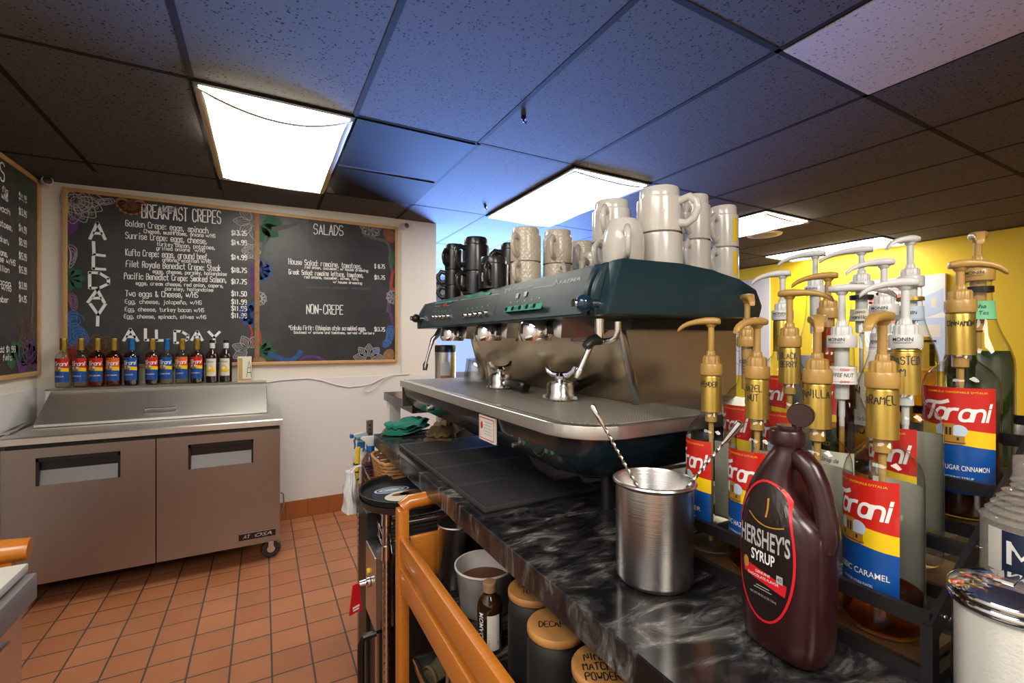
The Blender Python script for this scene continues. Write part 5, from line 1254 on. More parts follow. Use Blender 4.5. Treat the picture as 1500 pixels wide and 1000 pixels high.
# ---- fourth tier
t = bottle(3, 0, .515, 'M', 'bottle with a tall white pump and a plain pale label, leftmost of the back row', 'white_p', hd(112), .13, 'liq_clear', hl=1.25, rise=-.006)
la = MB().flat(rect(-.03, .03, .12, .165, 12), cyl(.0378, FACE)).build('label', 'sky', t, recalc=False); MB().flat(rect(-.03, .03, .118, .13, 12), cyl(.0381, FACE)).build('label_stripe', 'gold_pr', la, recalc=False)
t = bottle(3, 1, .434, 'M', 'sugar free vanilla bottle with a black neck ring and white pump, back row', 'white_p', hd(112), .10, 'liq_clear', hl=1.25, rise=-.012)
b = MB(); b.lathe([(.0165, .270), (.0185, .270), (.0185, .278), (.0165, .278)], n=28, cap=False); b.build('black_ring', 'black', t)
b = MB(); b.lathe([(.0178, .230), (.0182, .230), (.0176, .252), (.0172, .252)], n=28, cap=False); nl = b.build('neck_label', 'cream_l', t)
b = MB(); b.flat(join([font('ZERO', -.006, .010, .244, .0040), script('vanilla', -.012, .012, .234, .006, .0009)]), cyl(.0188, FACE+.5)); b.build('neck_lettering', 'ink', nl, recalc=False, smooth=False)
mlabel(t, FACE, 'Le Sirop de', 'MONIN', 'cream_l')
t = bottle(3, 2, .361, 'M', 'bottle with a tall white pump just left of the cinnamon bottle, back row', 'white_p', hd(150), .20, 'liq_gold', hl=.75, rise=-.007)
b = MB(); b.lathe([(.0180, .262), (.0192, .262), (.0186, .268), (.0168, .268)], n=28, cap=False); b.build('gold_ring', 'foil', t)
b = MB(); b.lathe([(.0186, .228), (.0192, .228), (.0178, .252), (.0172, .252)], n=28, cap=False); nl = b.build('neck_label', 'sky', t)
b = MB(); b.flat(font('MONIN', -.012, .012, .238, .006), cyl(.0196, FACE+.5)); b.build('neck_lettering', 'ink', nl, recalc=False, smooth=False)
t = bottle(3, 3, .276, 'M', 'matcha green tea bottle filled with dark green syrup, last in the back row', 'gold_p', hd(200), .178, 'liq_green', hl=.72, rise=-.018, fat=1.08)
b = MB(); b.lathe([(.0160, .268), (.0178, .268), (.0178, .277), (.0160, .277)], n=28, cap=False); b.build('black_ring', 'black', t)
b = MB(); b.lathe([(.0200, .226), (.0206, .226), (.0186, .254), (.0180, .254)], n=28, cap=False); nl = b.build('neck_label', 'mint', t)
b = MB(); b.flat(join([font('Matcha', -.014, .014, .243, .0060, .2), font('Green Tea', -.017, .017, .233, .0060, .2)]), cyl(.0204, FACE+.35)); b.build('neck_lettering', 'ink', nl, recalc=False, smooth=False)
la = MB().flat(rect(-.034, .034, .02, .14, 18), cyl(.0378, FACE+.35)).build('label', 'mint', t, recalc=False)
MB().flat(join([font('Matcha', -.024, .024, .115, .010, .2), font('Green Tea', -.024, .024, .098, .010, .2)]), cyl(.0382, FACE+.35)).build('label_lettering', 'white', la, recalc=False, smooth=False)

# ------------------------------------------------------------------ chocolate syrup jug
HX, HY = .532, .310; HR = math.radians(177)           # the label face looks along HR
hb = thing('syrup_jug', 'brown chocolate syrup jug with a round red rimmed label and open flip cap', 'bottle', (HX, HY, CZ), HR)
# local axes: +X is the label normal, +Y is the viewer's right when looking at the label
def sup(cy_, hw, ht, z, n=36, e=.62):
    return [(math.copysign(abs(math.cos(2*PI*i/n))**e, math.cos(2*PI*i/n))*ht, cy_+math.copysign(abs(math.sin(2*PI*i/n))**e, math.sin(2*PI*i/n))*hw, z) for i in range(n)]
JR = [(0, .030, .020, .0012, .62), (0, .038, .027, .002, .62), (0, .043, .031, .008, .62), (0, .0455, .033, .03, .62), (0, .047, .034, .07, .62), (0, .047, .034, .12, .62), (0, .0465, .0335, .145, .62), (-.0015, .0445, .033, .155, .62),
      (-.006, .038, .0315, .165, .64), (-.0105, .030, .0295, .177, .66), (-.0115, .024, .027, .190, .7), (-.0095, .0205, .0245, .202, .75), (-.006, .0185, .021, .213, .8), (-.0025, .0170, .018, .223, .9), (-.001, .0150, .0150, .229, 1), (0, .0140, .0140, .233, 1), (0, .0140, .0140, .240, 1)]
b = MB(); b.rings([sup(c_, hw, ht, z, e=e_) for c_, hw, ht, z, e_ in JR])
b.build('jug_body', 'choc', hb, sharp=70)
b = MB(); b.tube([(0, .008, .226), (0, .017, .223), (0, .027, .213), (0, .0345, .198), (0, .0395, .180), (0, .0425, .164), (0, .043, .148), (0, .040, .132)], [.010, .0118, .0118, .0112, .011, .0118, .0130, .013], 14, flat=1.0)
b.build('handle', 'choc', hb, sharp=70)
b = MB(); b.lathe([(.0, .236), (.0175, .236), (.0185, .238), (.0185, .252), (.0165, .2545), (.011, .256), (.011, .2585), (0, .2585)], n=30); b.build('cap', 'choc', hb, sharp=40)
b = MB(); b.lathe([(0, -.004), (.0125, -.004), (.0135, -.002), (.0135, .006), (.0125, .008), (0, .008)], (0, 0, 0), 28, 0); fl = b.build('flip_lid', 'choc', hb, sharp=40)
fl.location = (-.006, .012, .2715); fl.rotation_euler = (0, 0, math.radians(25))
b = MB(); b.box(-.006, .002, .006, .014, .252, .262, .001); b.build('hinge', 'choc', hb)
lc = (-.006, .117)
def curved(name, sh, m, off, parent):
    # follow the front of the jug body
    def f(x, y):
        k = 0
        while k < len(JR)-2 and JR[k+1][3] < y: k += 1
        a, e = JR[k], JR[k+1]; q = (y-a[3])/(e[3]-a[3]); c_, hw, ht, z_, ex = [a[i]+(e[i]-a[i])*q for i in range(5)]
        s = min(.999, abs((x-c_)/hw)); th = math.asin(min(1., s**(1/ex))); return (ht*math.cos(th)**ex+off, x, y)
    return MB().flat(sh, f).build(name, m, parent, smooth=False, recalc=False)
ORX, ORY = .0365, .080
lab = curved('label', gridoval(lc[0], lc[1], ORX, ORY, 18, 8), 'choc_d', .0004, hb)
curved('label_rim', ringshape(lc[0], lc[1], ORX, ORY, .0026, 44), 'red_pr', .0008, lab)
curved('label_lettering', font("HERSHEY'S", lc[0]-.031, lc[0]+.031, lc[1]+.004, .020, 0, .02), 'grey_pr', .0009, lab)
curved('label_lettering', font('SYRUP', lc[0]-.0145, lc[0]+.0145, lc[1]-.0125, .012, 0, .02), 'white', .0009, lab)
sw_ = []
for i in range(9):
    x = -.027+.054*i/8; sw_ += [(lc[0]+x, lc[1]-.026-.0016*i), (lc[0]+x, lc[1]-.012-.0016*i-.004)]
wV = []; wF = []
for i in range(9):
    x = -.0265+.054*i/8; wV += [(lc[0]+x*.93, lc[1]-.031-.0012*i), (lc[0]+x, lc[1]-.018-.0012*i)]
    if i: wF.append([2*i-2, 2*i, 2*i+1, 2*i-1])
curved('label_ribbon', (wV, wF), 'red_pr', .0007, lab)
curved('ribbon_lettering', join([font('GENUINE', lc[0]-.009, lc[0]+.009, lc[1]-.0265, .0030), font('CHOCOLATE FLAVOR', lc[0]-.019, lc[0]+.019, lc[1]-.0318, .0030)]), 'white', .0010, lab)
curved('small_print', join([font('NET WT 48 OZ (3 LB) 1.36 kg', lc[0]-.016, lc[0]+.016, lc[1]-.052, .0026), rect(lc[0]-.008, lc[0]+.008, lc[1]-.041, lc[1]-.0402), rect(lc[0]-.011, lc[0]+.011, lc[1]-.044, lc[1]-.0432)]), 'grey_pr', .0009, lab)
cb = curved('calorie_box', rect(lc[0]+.0165, lc[0]+.0235, lc[1]-.028, lc[1]-.0195), 'grey_pr', .0011, lab); curved('calorie_print', font('45', lc[0]+.0175, lc[0]+.0225, lc[1]-.0255, .0042), 'ink', .0014, lab)
curved('splash_picture', join([stroke([(lc[0]-.018, lc[1]+.040), (lc[0]-.008, lc[1]+.032), (lc[0]+.004, lc[1]+.029), (lc[0]+.016, lc[1]+.031), (lc[0]+.024, lc[1]+.034)], .0014, 2), stroke([(lc[0]+.004, lc[1]+.060), (lc[0]+.0045, lc[1]+.048), (lc[0]+.003, lc[1]+.040)], .0022, 2), gridoval(lc[0]-.022, lc[1]-.020, .004, .007, 8, 2)]), 'gold_pr', .0009, lab)

# ------------------------------------------------------------------ sugar shaker, ribbed jar, taupe jug at the right edge
sx, sy = .605, .150
t = thing('sugar_shaker', 'glass sugar shaker with a chrome lid full of white sugar at the right edge', 'shaker', (sx, sy, CZ)); t.scale = (1.15, 1.15, 1.09)
def facet(prof, n=40, k=10, d=.02):
    return [[(r*(1+d*abs(math.cos(k*PI*i/n))-d)*math.cos(2*PI*i/n), r*(1+d*abs(math.cos(k*PI*i/n))-d)*math.sin(2*PI*i/n), z) for i in range(n)] for r, z in prof]
b = MB(); b.rings(facet([(.026, .001), (.031, .003), (.0335, .010), (.0335, .095), (.033, .104)]), True, False); b.build('glass_jar', 'glass', t, sharp=60)
b = MB(); b.rings(facet([(.027, .005), (.031, .008), (.0318, .014), (.0318, .096), (.028, .100)])); b.build('sugar', 'sugar', t)
b = MB(); b.lathe([(.0355, .101), (.0365, .102), (.0365, .106), (.0355, .1075), (.0362, .109), (.0362, .1125), (.035, .1145), (.030, .119), (.020, .123), (.008, .125), (0, .1255)], n=44, cap=False); b.build('lid', 'chrome', t, sharp=50)
b = MB(); b.box(-.012, .012, -.006, .006, .1215, .1265, .001); b.build('pour_flap', 'chrome', t)
jx, jy = .695, .150
t = thing('glass_jar', 'ribbed glass jar with a navy M sticker behind the sugar shaker', 'jar', (jx, jy, CZ))
rib = [(.038, .001), (.042, .004), (.043, .012), (.043, .165)]
for k in range(5): rib += [(.0425-.0042*k, .168+.007*k), (.0438-.0042*k, .171+.007*k)]
rib += [(.019, .202), (.021, .205), (.019, .208), (.021, .211), (.019, .214), (.019, .235)]
b = MB(); b.lathe(rib, n=44, cap=False); b.build('body', 'hazy_glass', t, sharp=60)
AJ = math.radians(178)
la = MB().flat(rect(-.030, .034, .122, .165, 16), cyl(.0434, AJ)).build('label', 'paper', t, recalc=False)
MB().flat(rect(-.016, .034, .122, .165, 10), cyl(.0437, AJ)).build('label_panel', 'navy', la, recalc=False)
MB().flat(join([rect(-.012, -.008, .133, .156), rect(.006, .010, .133, .156), stroke([(-.010, .154), (-.001, .141), (.008, .154)], .004, 0)]), cyl(.0440, AJ)).build('label_letter', 'white', la, recalc=False, smooth=False)
tx_, ty_ = 1.155, .235
t = thing('plastic_jug', 'taupe plastic jug behind the ribbed jar at the right edge', 'jug', (tx_, ty_, CZ))
b = MB(); b.rings([sup(0, .045, .045, .001, e=.75), sup(0, .052, .052, .006, e=.75), sup(0, .053, .053, .17, e=.75), sup(0, .050, .050, .19, e=.75), sup(0, .036, .036, .215, e=.8), sup(0, .02, .02, .228, e=1), sup(0, .018, .018, .25, e=1)]); b.build('body', 'taupe', t, sharp=60)
b = MB(); b.lathe([(0, .246), (.021, .246), (.021, .268), (0, .268)], n=24); b.build('cap', 'taupe', t)

# ------------------------------------------------------------------ bottles on the ledge of the prep fridge
LZ = LZB+.0125
LYC = 3.775
G = 'bottles on the prep fridge ledge'
protos = {}
def small_torani(px, cap, top, liq, fill, flavor, label):
    x = PY(px, 560, LYC).x
    t = thing('syrup_bottle', label, 'bottle', (x, LYC, LZ), 0, G)
    b = MB(); b.lathe(TORANI, n=28, cap=False); b.build('glass_body', 'glass', t, sharp=60)
    b = MB(); b.lathe(inset(TORANI, .0018, fill), n=26, cap=False); b.build('syrup', liq, t, sharp=60)
    b = MB(); b.lathe([(.0168, .228), (.0175, .232), (.0168, .292), (.0178, .2935), (.0175, .303), (.0, .304)], n=24, cap=False); b.build('neck_foil', cap, t)
    tlabel(t, .0385, math.radians(-90-17), flavor, top=top, small=True, z0=.034, z1=.180, half=.048, n=14)
small_torani(93, 'foil', 'red', 'liq_clear', .165, 'VANILLA', 'first vanilla bottle with a gold neck at the left end of the ledge')
small_torani(118.5, 'foil', 'red', 'liq_clear', .165, 'VANILLA', 'second vanilla bottle from the left end of the ledge')
small_torani(142.5, 'foil', 'red', 'liq_amber', .225, 'CLASSIC CARAMEL', 'amber syrup bottle, third from the left end of the ledge')
small_torani(167, 'foil', 'orange', 'liq_amber', .225, 'CLASSIC CARAMEL', 'amber syrup bottle beside the first blue necked bottle')
small_torani(193, 'cap_blue', 'blue', 'liq_navy', .215, 'LAVENDER', 'dark bottle with a blue neck and blue label on the ledge')
small_torani(223.5, 'foil', 'red', 'liq_dark', .215, 'CINNAMON', 'dark brown bottle with a gold neck between the two blue necked bottles')
small_torani(244.5, 'cap_blue', 'blue', 'liq_clear', .20, 'SUGAR FREE', 'clear bottle with a blue neck and blue label on the ledge')
small_torani(267, 'foil', 'orange', 'liq_clear', .20, 'COCONUT', 'coconut bottle with pale syrup on the ledge')
small_torani(289, 'foil', 'red', 'liq_dark', .215, 'BLACKBERRY', 'dark blackberry bottle beside the two black capped bottles')
def small_monin(px, label):
    x = PY(px, 560, LYC).x
    t = thing('syrup_bottle', label, 'bottle', (x, LYC, LZ), 0, G)
    b = MB(); b.lathe([(0, .001), (.034, .001), (.0365, .005), (.0365, .175), (.033, .196), (.024, .214), (.0165, .226), (.0155, .24), (0, .24)], n=28, cap=False); b.build('body', 'amber_glass', t, sharp=60)
    b = MB(); b.lathe([(.0165, .236), (.0172, .236), (.0172, .272), (0, .272)], n=24, cap=False); b.build('neck_wrap', 'white_p', t)
    b = MB(); b.lathe([(.0, .272), (.0165, .272), (.0165, .292), (0, .292)], n=24, cap=False); b.build('cap', 'black', t)
    ang = math.radians(-107)
    la = MB().flat(rect(-.036, .036, .045, .165, 12), cyl(.0368, ang)).build('label', 'paper', t, recalc=False)
    MB().flat(font('MONIN', -.022, .022, .138, .010, 0, .01), cyl(.0372, ang)).build('label_lettering', 'ink', la, recalc=False, smooth=False)
    MB().flat(join([gridoval(0, .098, .020, .022), gridoval(.016, .082, .014, .012), rect(-.028, .028, .070, .084, 6)]), cyl(.0372, ang)).build('label_picture', 'yel', la, recalc=False, smooth=False)
    MB().flat(gridoval(-.002, .100, .010, .012), cyl(.0375, ang)).build('label_swirl', 'white', la, recalc=False, smooth=False)
small_monin(311, 'dark bottle with a black cap, left of the black capped pair'); small_monin(331, 'dark bottle with a black cap, next to the tan box')
x0 = PY(346, 560, LYC).x; x1 = PY(369, 560, LYC).x
t = thing('carton', 'tan printed box with a tower drawing at the right end of the ledge', 'box', (x0+.01, LYC-.04, LZ))
b = MB(); b.box(0, x1-x0-.012, 0, .075, 0, .175, .001); b.build('box', 'cream_l', t, smooth=False)
b = MB(); b.flat(join([rect(.004, .030, .006, .165), rect(.030, x1-x0-.014, .006, .02)]), lambda x, y: (x, -.0006, y)); b.build('box_print', 'wood_l', t, smooth=False, recalc=False)
b = MB(); b.flat(join([stroke([(.055, .03), (.066, .13), (.070, .15), (.074, .13), (.085, .03)], .003, 0), rect(.058, .082, .06, .065), rect(.062, .078, .095, .099)]), lambda x, y: (x, -.0007, y)); b.build('tower_print', 'ch_green', t, smooth=False, recalc=False)
# ================================================================== WOODEN TROLLEY UNDER THE COUNTER
TXL = .300; TY0 = .22; TY1 = 1.165; TXR = .80; SZ = .74
tr = thing('wooden_trolley', 'orange varnished wooden trolley with rails tucked under the bar counter', 'trolley', (TXL, TY0, 0))
TW = (TXL, TY0, 0)
def T(mb, name, m, parent=None, **k): return mb.build(name, m, parent or tr, world=TW, **k)
for x in (TXL+.012, TXR-.02):
    for y in (TY1-.01, TY0+.02):
        hgt = .925 if y > .6 else .87
        b = MB(); b.box(x-.014, x+.014, y-.020, y+.020, .02, hgt, .007); T(b, 'post', 'wood')
for zc_, hh in ((.832, .052), (.756, .056)):
    b = MB(); b.box(TXL, TXL+.022, TY0+.02, TY1-.02, zc_-hh/2, zc_+hh/2, .007); T(b, 'side_rail', 'wood')
    b = MB(); b.box(TXR-.03, TXR-.008, TY0+.02, TY1-.02, zc_-hh/2, zc_+hh/2, .007); T(b, 'side_rail', 'wood')
b = MB(); b.tube([(TXL+.012, TY1-.01, .925), (TXL+.03, TY1-.01, .938), (TXL+.09, TY1-.01, .940), (TXR-.1, TY1-.01, .940), (TXR-.03, TY1-.01, .93)], .017, 12, flat=1.1); T(b, 'push_bar', 'wood')
b = MB(); b.box(TXL+.03, TXR-.04, TY1-.022, TY1-.006, .74, .85, .004); T(b, 'end_panel', 'wood')
b = MB(); b.box(TXL+.022, TXR-.03, TY0+.03, TY1-.022, SZ-.02, SZ, .002); T(b, 'upper_shelf', 'marble', smooth=False)
b = MB(); b.box(TXL+.01, TXR-.03, TY0+.03, TY1-.022, .40, .42, .002); T(b, 'lower_shelf', 'wood', smooth=False)
for x in (TXL+.004, TXR-.03):
    b = MB(); b.box(x, x+.02, TY0+.02, TY1-.02, .39, .46, .006); T(b, 'lower_rail', 'wood')
# on the upper shelf
t = thing('steel_can', 'steel can on the trolley shelf by the end panel', 'can', (.43, 1.08, SZ))
b = MB(); b.lathe([(0, .001), (.042, .001), (.0455, .006), (.0465, .150), (.0495, .153), (.0485, .156), (.0455, .155), (.0445, .012), (.0, .010)], n=36, cap=False); b.build('body', 'steel', t, sharp=50)
b = MB(); b.lathe([(0, .10), (.044, .10), (.044, .103), (0, .112)], n=24); b.build('contents', 'black', t)
t = thing('plastic_tub', 'white plastic tub of brown granules on the trolley shelf', 'tub', (.445, .945, SZ))
b = MB(); b.lathe([(0, .001), (.050, .001), (.054, .004), (.066, .098), (.069, .100), (.0685, .104), (.0655, .103), (.0525, .008), (0, .006)], n=40, cap=False); b.build('body', 'spray_w', t, sharp=50)
b = MB(); b.lathe([(0, .06), (.0595, .06), (.059, .066), (.03, .072), (0, .075)], n=30); o = b.build('granules', 'nuts', t); o['kind'] = 'stuff'
t = thing('extract_bottle', 'small brown cardamom extract bottle between the tub and the black jars', 'bottle', (.395, .815, SZ))
b = MB(); b.lathe([(0, .001), (.023, .001), (.025, .004), (.025, .088), (.022, .100), (.013, .110), (.0115, .114), (.0115, .120)], n=30, cap=False); b.build('body', 'amber_glass', t, sharp=60)
b = MB(); b.lathe([(0, .117), (.0135, .117), (.0135, .133), (.012, .135), (0, .135)], n=28); b.build('cap', 'ch_brown', t)
la = MB().flat(rect(-.013, .013, .012, .080, 8), cyl(.0253, math.radians(262))).build('label', 'paper', t, recalc=False)
MB().flat(join([rect(-.010, .010, .02+.006*k, .0215+.006*k) for k in range(5)]+[rect(-.010, .010, .022, .030)]), cyl(.0256, math.radians(262))).build('label_print', 'ink', la, recalc=False, smooth=False)
la = MB().flat(rect(-.007, .007, .008, .086, 6), cyl(.0253, math.radians(203))).build('side_label', 'ink', t, recalc=False)
f_ = cyl(.0257, math.radians(203)); V, F = font('CARDAMOM', 0, .072, 0, .010, 0, .01)
MB().flat((V, F), lambda x, y: f_(-y+.005, .011+x)).build('side_lettering', 'white', la, recalc=False, smooth=False)
def jar(x, y, label, text, ang):
    t = thing('storage_jar', label, 'jar', (x, y, SZ), 0, 'black jars with bamboo lids')
    b = MB(); b.lathe([(0, .001), (.040, .001), (.0455, .006), (.0465, .02), (.0465, .125), (.044, .139), (.040, .146), (0, .146)], n=36); b.build('body', 'jar', t, sharp=60)
    b = MB(); b.lathe([(0, .146), (.0445, .146), (.0465, .148), (.0465, .156), (.0445, .159), (0, .159)], n=36); li = b.build('lid', 'bamboo', t, sharp=50)
    sh = []
    for k, tx in enumerate(text.split('|')):
        wd = .0078*len(tx); nl = len(text.split('|')); sh.append(script(tx, -wd/2, wd/2, .002+.008*(nl-1)-k*.019, .014, .0019, jit=.3))
    ca, sa = math.cos(ang), math.sin(ang)
    b = MB(); b.flat(join(sh), lambda x, y: (x*ca-y*sa-.012, x*sa+y*ca-.006, .1594)); b.build('lid_writing', 'ink', li, recalc=False, smooth=False)
A_ = math.radians(-28)
jar(.435, .715, 'black jar with a bamboo lid marked in pen, beside the extract bottle', 'SUGAR|ICE', A_)
jar(.412, .607, 'black jar with a bamboo lid written DECAF, middle of the three jars', 'DECAF', A_)
jar(.420, .498, 'nearest black jar, bamboo lid written MATCHA POWDER', 'NIMAN|MATCHA|POWDER', A_)
# on the lower shelf
t = thing('sheet_pan', 'dark metal sheet pan on the lower trolley shelf', 'tray', (.335, .93, .42))
b = MB()
b.box(0, .30, 0, .20, .10, .103); b.box(0, .004, 0, .20, .10, .128); b.box(.296, .30, 0, .20, .10, .128); b.box(0, .30, 0, .004, .10, .128); b.box(0, .30, .196, .20, .10, .128); b.build('pan', 'steel', t, smooth=False)
b = MB(); b.tube([(-.003, -.003, .129), (.303, -.003, .129), (.303, .203, .129), (-.003, .203, .129)], .004, 8, close=True); b.build('rim', 'chrome_s', t)
b = MB(); b.box(.01, .29, .01, .19, 0, .10, .01); b.build('tub_below', 'black', t)
for k, (ox, oy, rz, lab) in enumerate(((.07, .14, 20, 'olive cloth mitt lying towards the far end of the sheet pan'), (.10, .06, -25, 'olive cloth mitt lying nearer in the sheet pan'))):
    t = thing('oven_mitt', lab, 'mitt', (.335+ox, .93+oy, .424+.105), math.radians(rz), 'olive mitts in the sheet pan')
    b = MB(); b.tube([(-.06, 0, .018), (-.03, 0, .022), (0, 0, .026), (.04, .004, .030), (.07, .006, .028), (.085, .006, .026)], [.022, .028, .034, .036, .028, .010], 16, flat=.55); b.build('hand', 'glove', t)
    b = MB(); b.tube([(.0, .02, .024), (.025, .045, .028), (.045, .058, .026), (.052, .062, .025)], [.014, .017, .013, .005], 12, flat=.6); b.build('thumb', 'glove', t)
    b = MB(); b.lathe([(.024, -.004), (.026, -.002), (.026, .002), (.024, .004)], (-.058, 0, .018), 16, 0, cap=False); b.build('cuff', 'cloth_o', t)
t = thing('plastic_bucket', 'pale plastic tub on the lower trolley shelf beside the sheet pan', 'tub', (.385, .80, .42))
b = MB(); b.lathe([(0, .001), (.055, .001), (.06, .006), (.068, .16), (.071, .165), (.067, .167), (.058, .01), (0, .008)], n=30, cap=False); b.build('body', 'spray_w', t, sharp=50)

# ================================================================== OVEN AND WIRE RACK AT THE END OF THE COUNTER
QX0 = .315; QX1 = .77; QY0 = 1.335; QY1 = 1.99
def xl(y): return QX0+.045*(y-QY0)/(QY1-QY0)
wr = thing('wire_rack', 'chrome wire rack beside the wooden trolley', 'rack', (QX0, QY0, 0))
QW = (QX0, QY0, 0)
def Q(mb, name, m, parent=None, **k): return mb.build(name, m, parent or wr, world=QW, **k)
for x in (QX0, QX1):
    for y in (QY0, QY1):
        b = MB(); prof3 = [(0, 0), (.0125, 0)]
        for k in range(33): prof3 += [(.0125, .02+.0255*k), (.0122, .021+.0255*k), (.0125, .022+.0255*k)]
        prof3 += [(.0125, .872), (.011, .876), (0, .876)]
        xx = xl(y) if x == QX0 else x; b.lathe(prof3, (xx, y, 0), 18); o = Q(b, 'post', 'chrome_s', sharp=60)
        for zz in (.84, .74):
            b = MB(); b.lathe([(.0125, zz-.02), (.0165, zz-.02), (.0150, zz+.02), (.0125, zz+.02)], (xx, y, 0), 18, cap=False); Q(b, 'collar', 'chrome', o)
def wireshelf(z, name, edges=True):
    b = MB()
    for dz in (0, -.035): b.tube([(QX0, QY0, z+dz), (QX1, QY0, z+dz), (QX1, QY1, z+dz), (xl(QY1), QY1, z+dz)], .0035, 6, close=True)
    n_ = 22
    for k in range(1, n_): y = QY0+(QY1-QY0)*k/n_; b.tube([(xl(y), y, z+.002), (QX1, y, z+.002)], .0018, 5)
    for (ax, ay, bx_, by) in ((QX0, QY0, QX1, QY0), (QX0, QY0, xl(QY1), QY1)):
        for k in range(8): f1 = k/8; f2 = (k+.5)/8; f3 = (k+1)/8; b.tube([(ax+(bx_-ax)*f1, ay+(by-ay)*f1, z), (ax+(bx_-ax)*f2, ay+(by-ay)*f2, z-.035), (ax+(bx_-ax)*f3, ay+(by-ay)*f3, z)], .0018, 5)
    Q(b, name, 'chrome_s', sharp=60)
wireshelf(.85, 'wire_shelf'); wireshelf(.765, 'wire_shelf')
# undercounter oven below the rack shelf
ov = thing('oven', 'black and steel undercounter oven inside the wire rack', 'oven', (.275, 1.37, 0))
OW = (.275, 1.37, 0)
def O(mb, name, m, parent=None, **k): return mb.build(name, m, parent or ov, world=OW, **k)
b = MB(); b.box(.345, .74, 1.365, 1.64, .04, .715); b.box(.290, .345, 1.505, 1.64, .03, .80, .004); O(b, 'housing', 'black_m', smooth=False)
b = MB(); b.box(.288, .345, 1.365, 1.502, .50, .715, .003); cp = O(b, 'control_panel', 'steel', smooth=False)
b = MB(); b.box(.300, .345, 1.365, 1.502, .06, .49, .003); dr = O(b, 'oven_door', 'black_m', smooth=False)
b = MB(); b.box(.294, .301, 1.368, 1.39, .06, .49); O(b, 'door_edge', 'chrome_s', dr, smooth=False)
b = MB(); b.tube([(.300, 1.40, .475), (.262, 1.40, .472), (.255, 1.40, .455), (.255, 1.40, .33), (.262, 1.40, .31), (.300, 1.40, .308)], .010, 10); O(b, 'door_handle', 'black', dr)
for y, z, m in ((1.45, .64, 'yel'), (1.45, .60, 'red')):
    b = MB(); b.lathe([(0, -.006), (.009, -.006), (.009, .004), (0, .004)], (.288, y, z), 14, 0); O(b, 'indicator', m, cp)
b = MB(); b.lathe([(0, -.03), (.008, -.03), (.010, -.012), (.014, -.010), (.014, .0), (0, 0)], (.286, 1.43, .618), 16, 0); O(b, 'control_knob', 'chrome', cp)
b = MB(); b.box(.345, .40, 1.37, 1.40, 0, .04); b.box(.345, .40, 1.59, 1.62, 0, .04); b.box(.68, .73, 1.37, 1.40, 0, .04); b.box(.68, .73, 1.59, 1.62, 0, .04); O(b, 'foot', 'black', smooth=False)
tg = thing('red_tag', 'red tag hanging from the oven knob above the tiled floor', 'tag', (.245, 1.43, .62))
b = MB(); b.prism([(-.010, .0), (.010, .0), (.022, -.085), (-.022, -.085)], -.002, .002, axis=1); o = b.build('tag', 'red_pr', tg, smooth=False); o.rotation_euler.z = math.radians(25)
b = MB(); b.flat(join([rect(-.012, .012, -.07, -.064), rect(-.010, .010, -.078, -.073)]), lambda x, y: (x, -.0026, y)); q = b.build('tag_print', 'white', o, smooth=False, recalc=False)
# stack of round trays with printed paper on top
px_, py_ = .410, 1.42
for k, lab in enumerate(('lower black round tray on the wire rack', 'upper black round tray with a printed paper on it')):
    z = .853+.020*k
    t = thing('round_tray', lab, 'tray', (px_, py_, z), 0, 'black round trays')
    b = MB(); b.lathe([(0, 0), (.142, 0), (.150, .004), (.155, .020), (.158, .022), (.155, .024), (.150, .021), (.146, .0065), (.140, .004), (0, .004)], n=56, cap=False); b.build('tray', 'rubber', t, sharp=40)
t = thing('paper_mat', 'printed paper with a brown stain lying on the round tray', 'paper', (px_-.02, py_-.01, .8775))
sh = disc(0, 0, .10, .095, 30)
b = MB(); b.prism(sh[0], 0, .001); o = b.build('sheet', 'navy', t, smooth=False)
b = MB(); b.flat(join([disc(-.03, .045, .055, .03, 24)]), lambda x, y: (x, y, .0014)); b.build('ring_print', 'sky', o, smooth=False, recalc=False)
b = MB(); b.flat(join([ringshape(-.03, .045, .048, .025, .006, 24), ringshape(-.03, .045, .03, .014, .004, 20)]), lambda x, y: (x, y, .0017)); b.build('ring_print', 'ink', o, smooth=False, recalc=False)
b = MB(); b.flat(join([disc(.005, -.03, .075, .048, 26)]), lambda x, y: (x, y, .0019)); b.build('round_print', 'cream_l', o, smooth=False, recalc=False)
b = MB(); b.flat(join([disc(.03, -.01, .05, .022, 20), disc(-.015, -.012, .03, .014, 16)]), lambda x, y: (x, y, .0022)); b.build('stain', 'ch_orange', o, smooth=False, recalc=False)
# wicker basket under the counter end
t = thing('wicker_basket', 'wicker basket edge under the far end of the counter', 'basket', (.42, 1.66, .855))
b = MB(); rr = []
for k in range(7):
    z = .012*k+.004; s = 1+.04*k
    pts = [((.055*s)*math.copysign(abs(math.cos(a))**.5, math.cos(a)), (.085*s)*math.copysign(abs(math.sin(a))**.5, math.sin(a)), z+.002*math.sin(12*a+k*PI)) for a in [2*PI*i/40 for i in range(40)]]
    b.tube(pts, .0062, 6, close=True)
b.build('weave', 'wicker', t); b = MB(); b.box(-.05, .05, -.08, .08, .0005, .004); b.build('base', 'wicker', t, smooth=False)
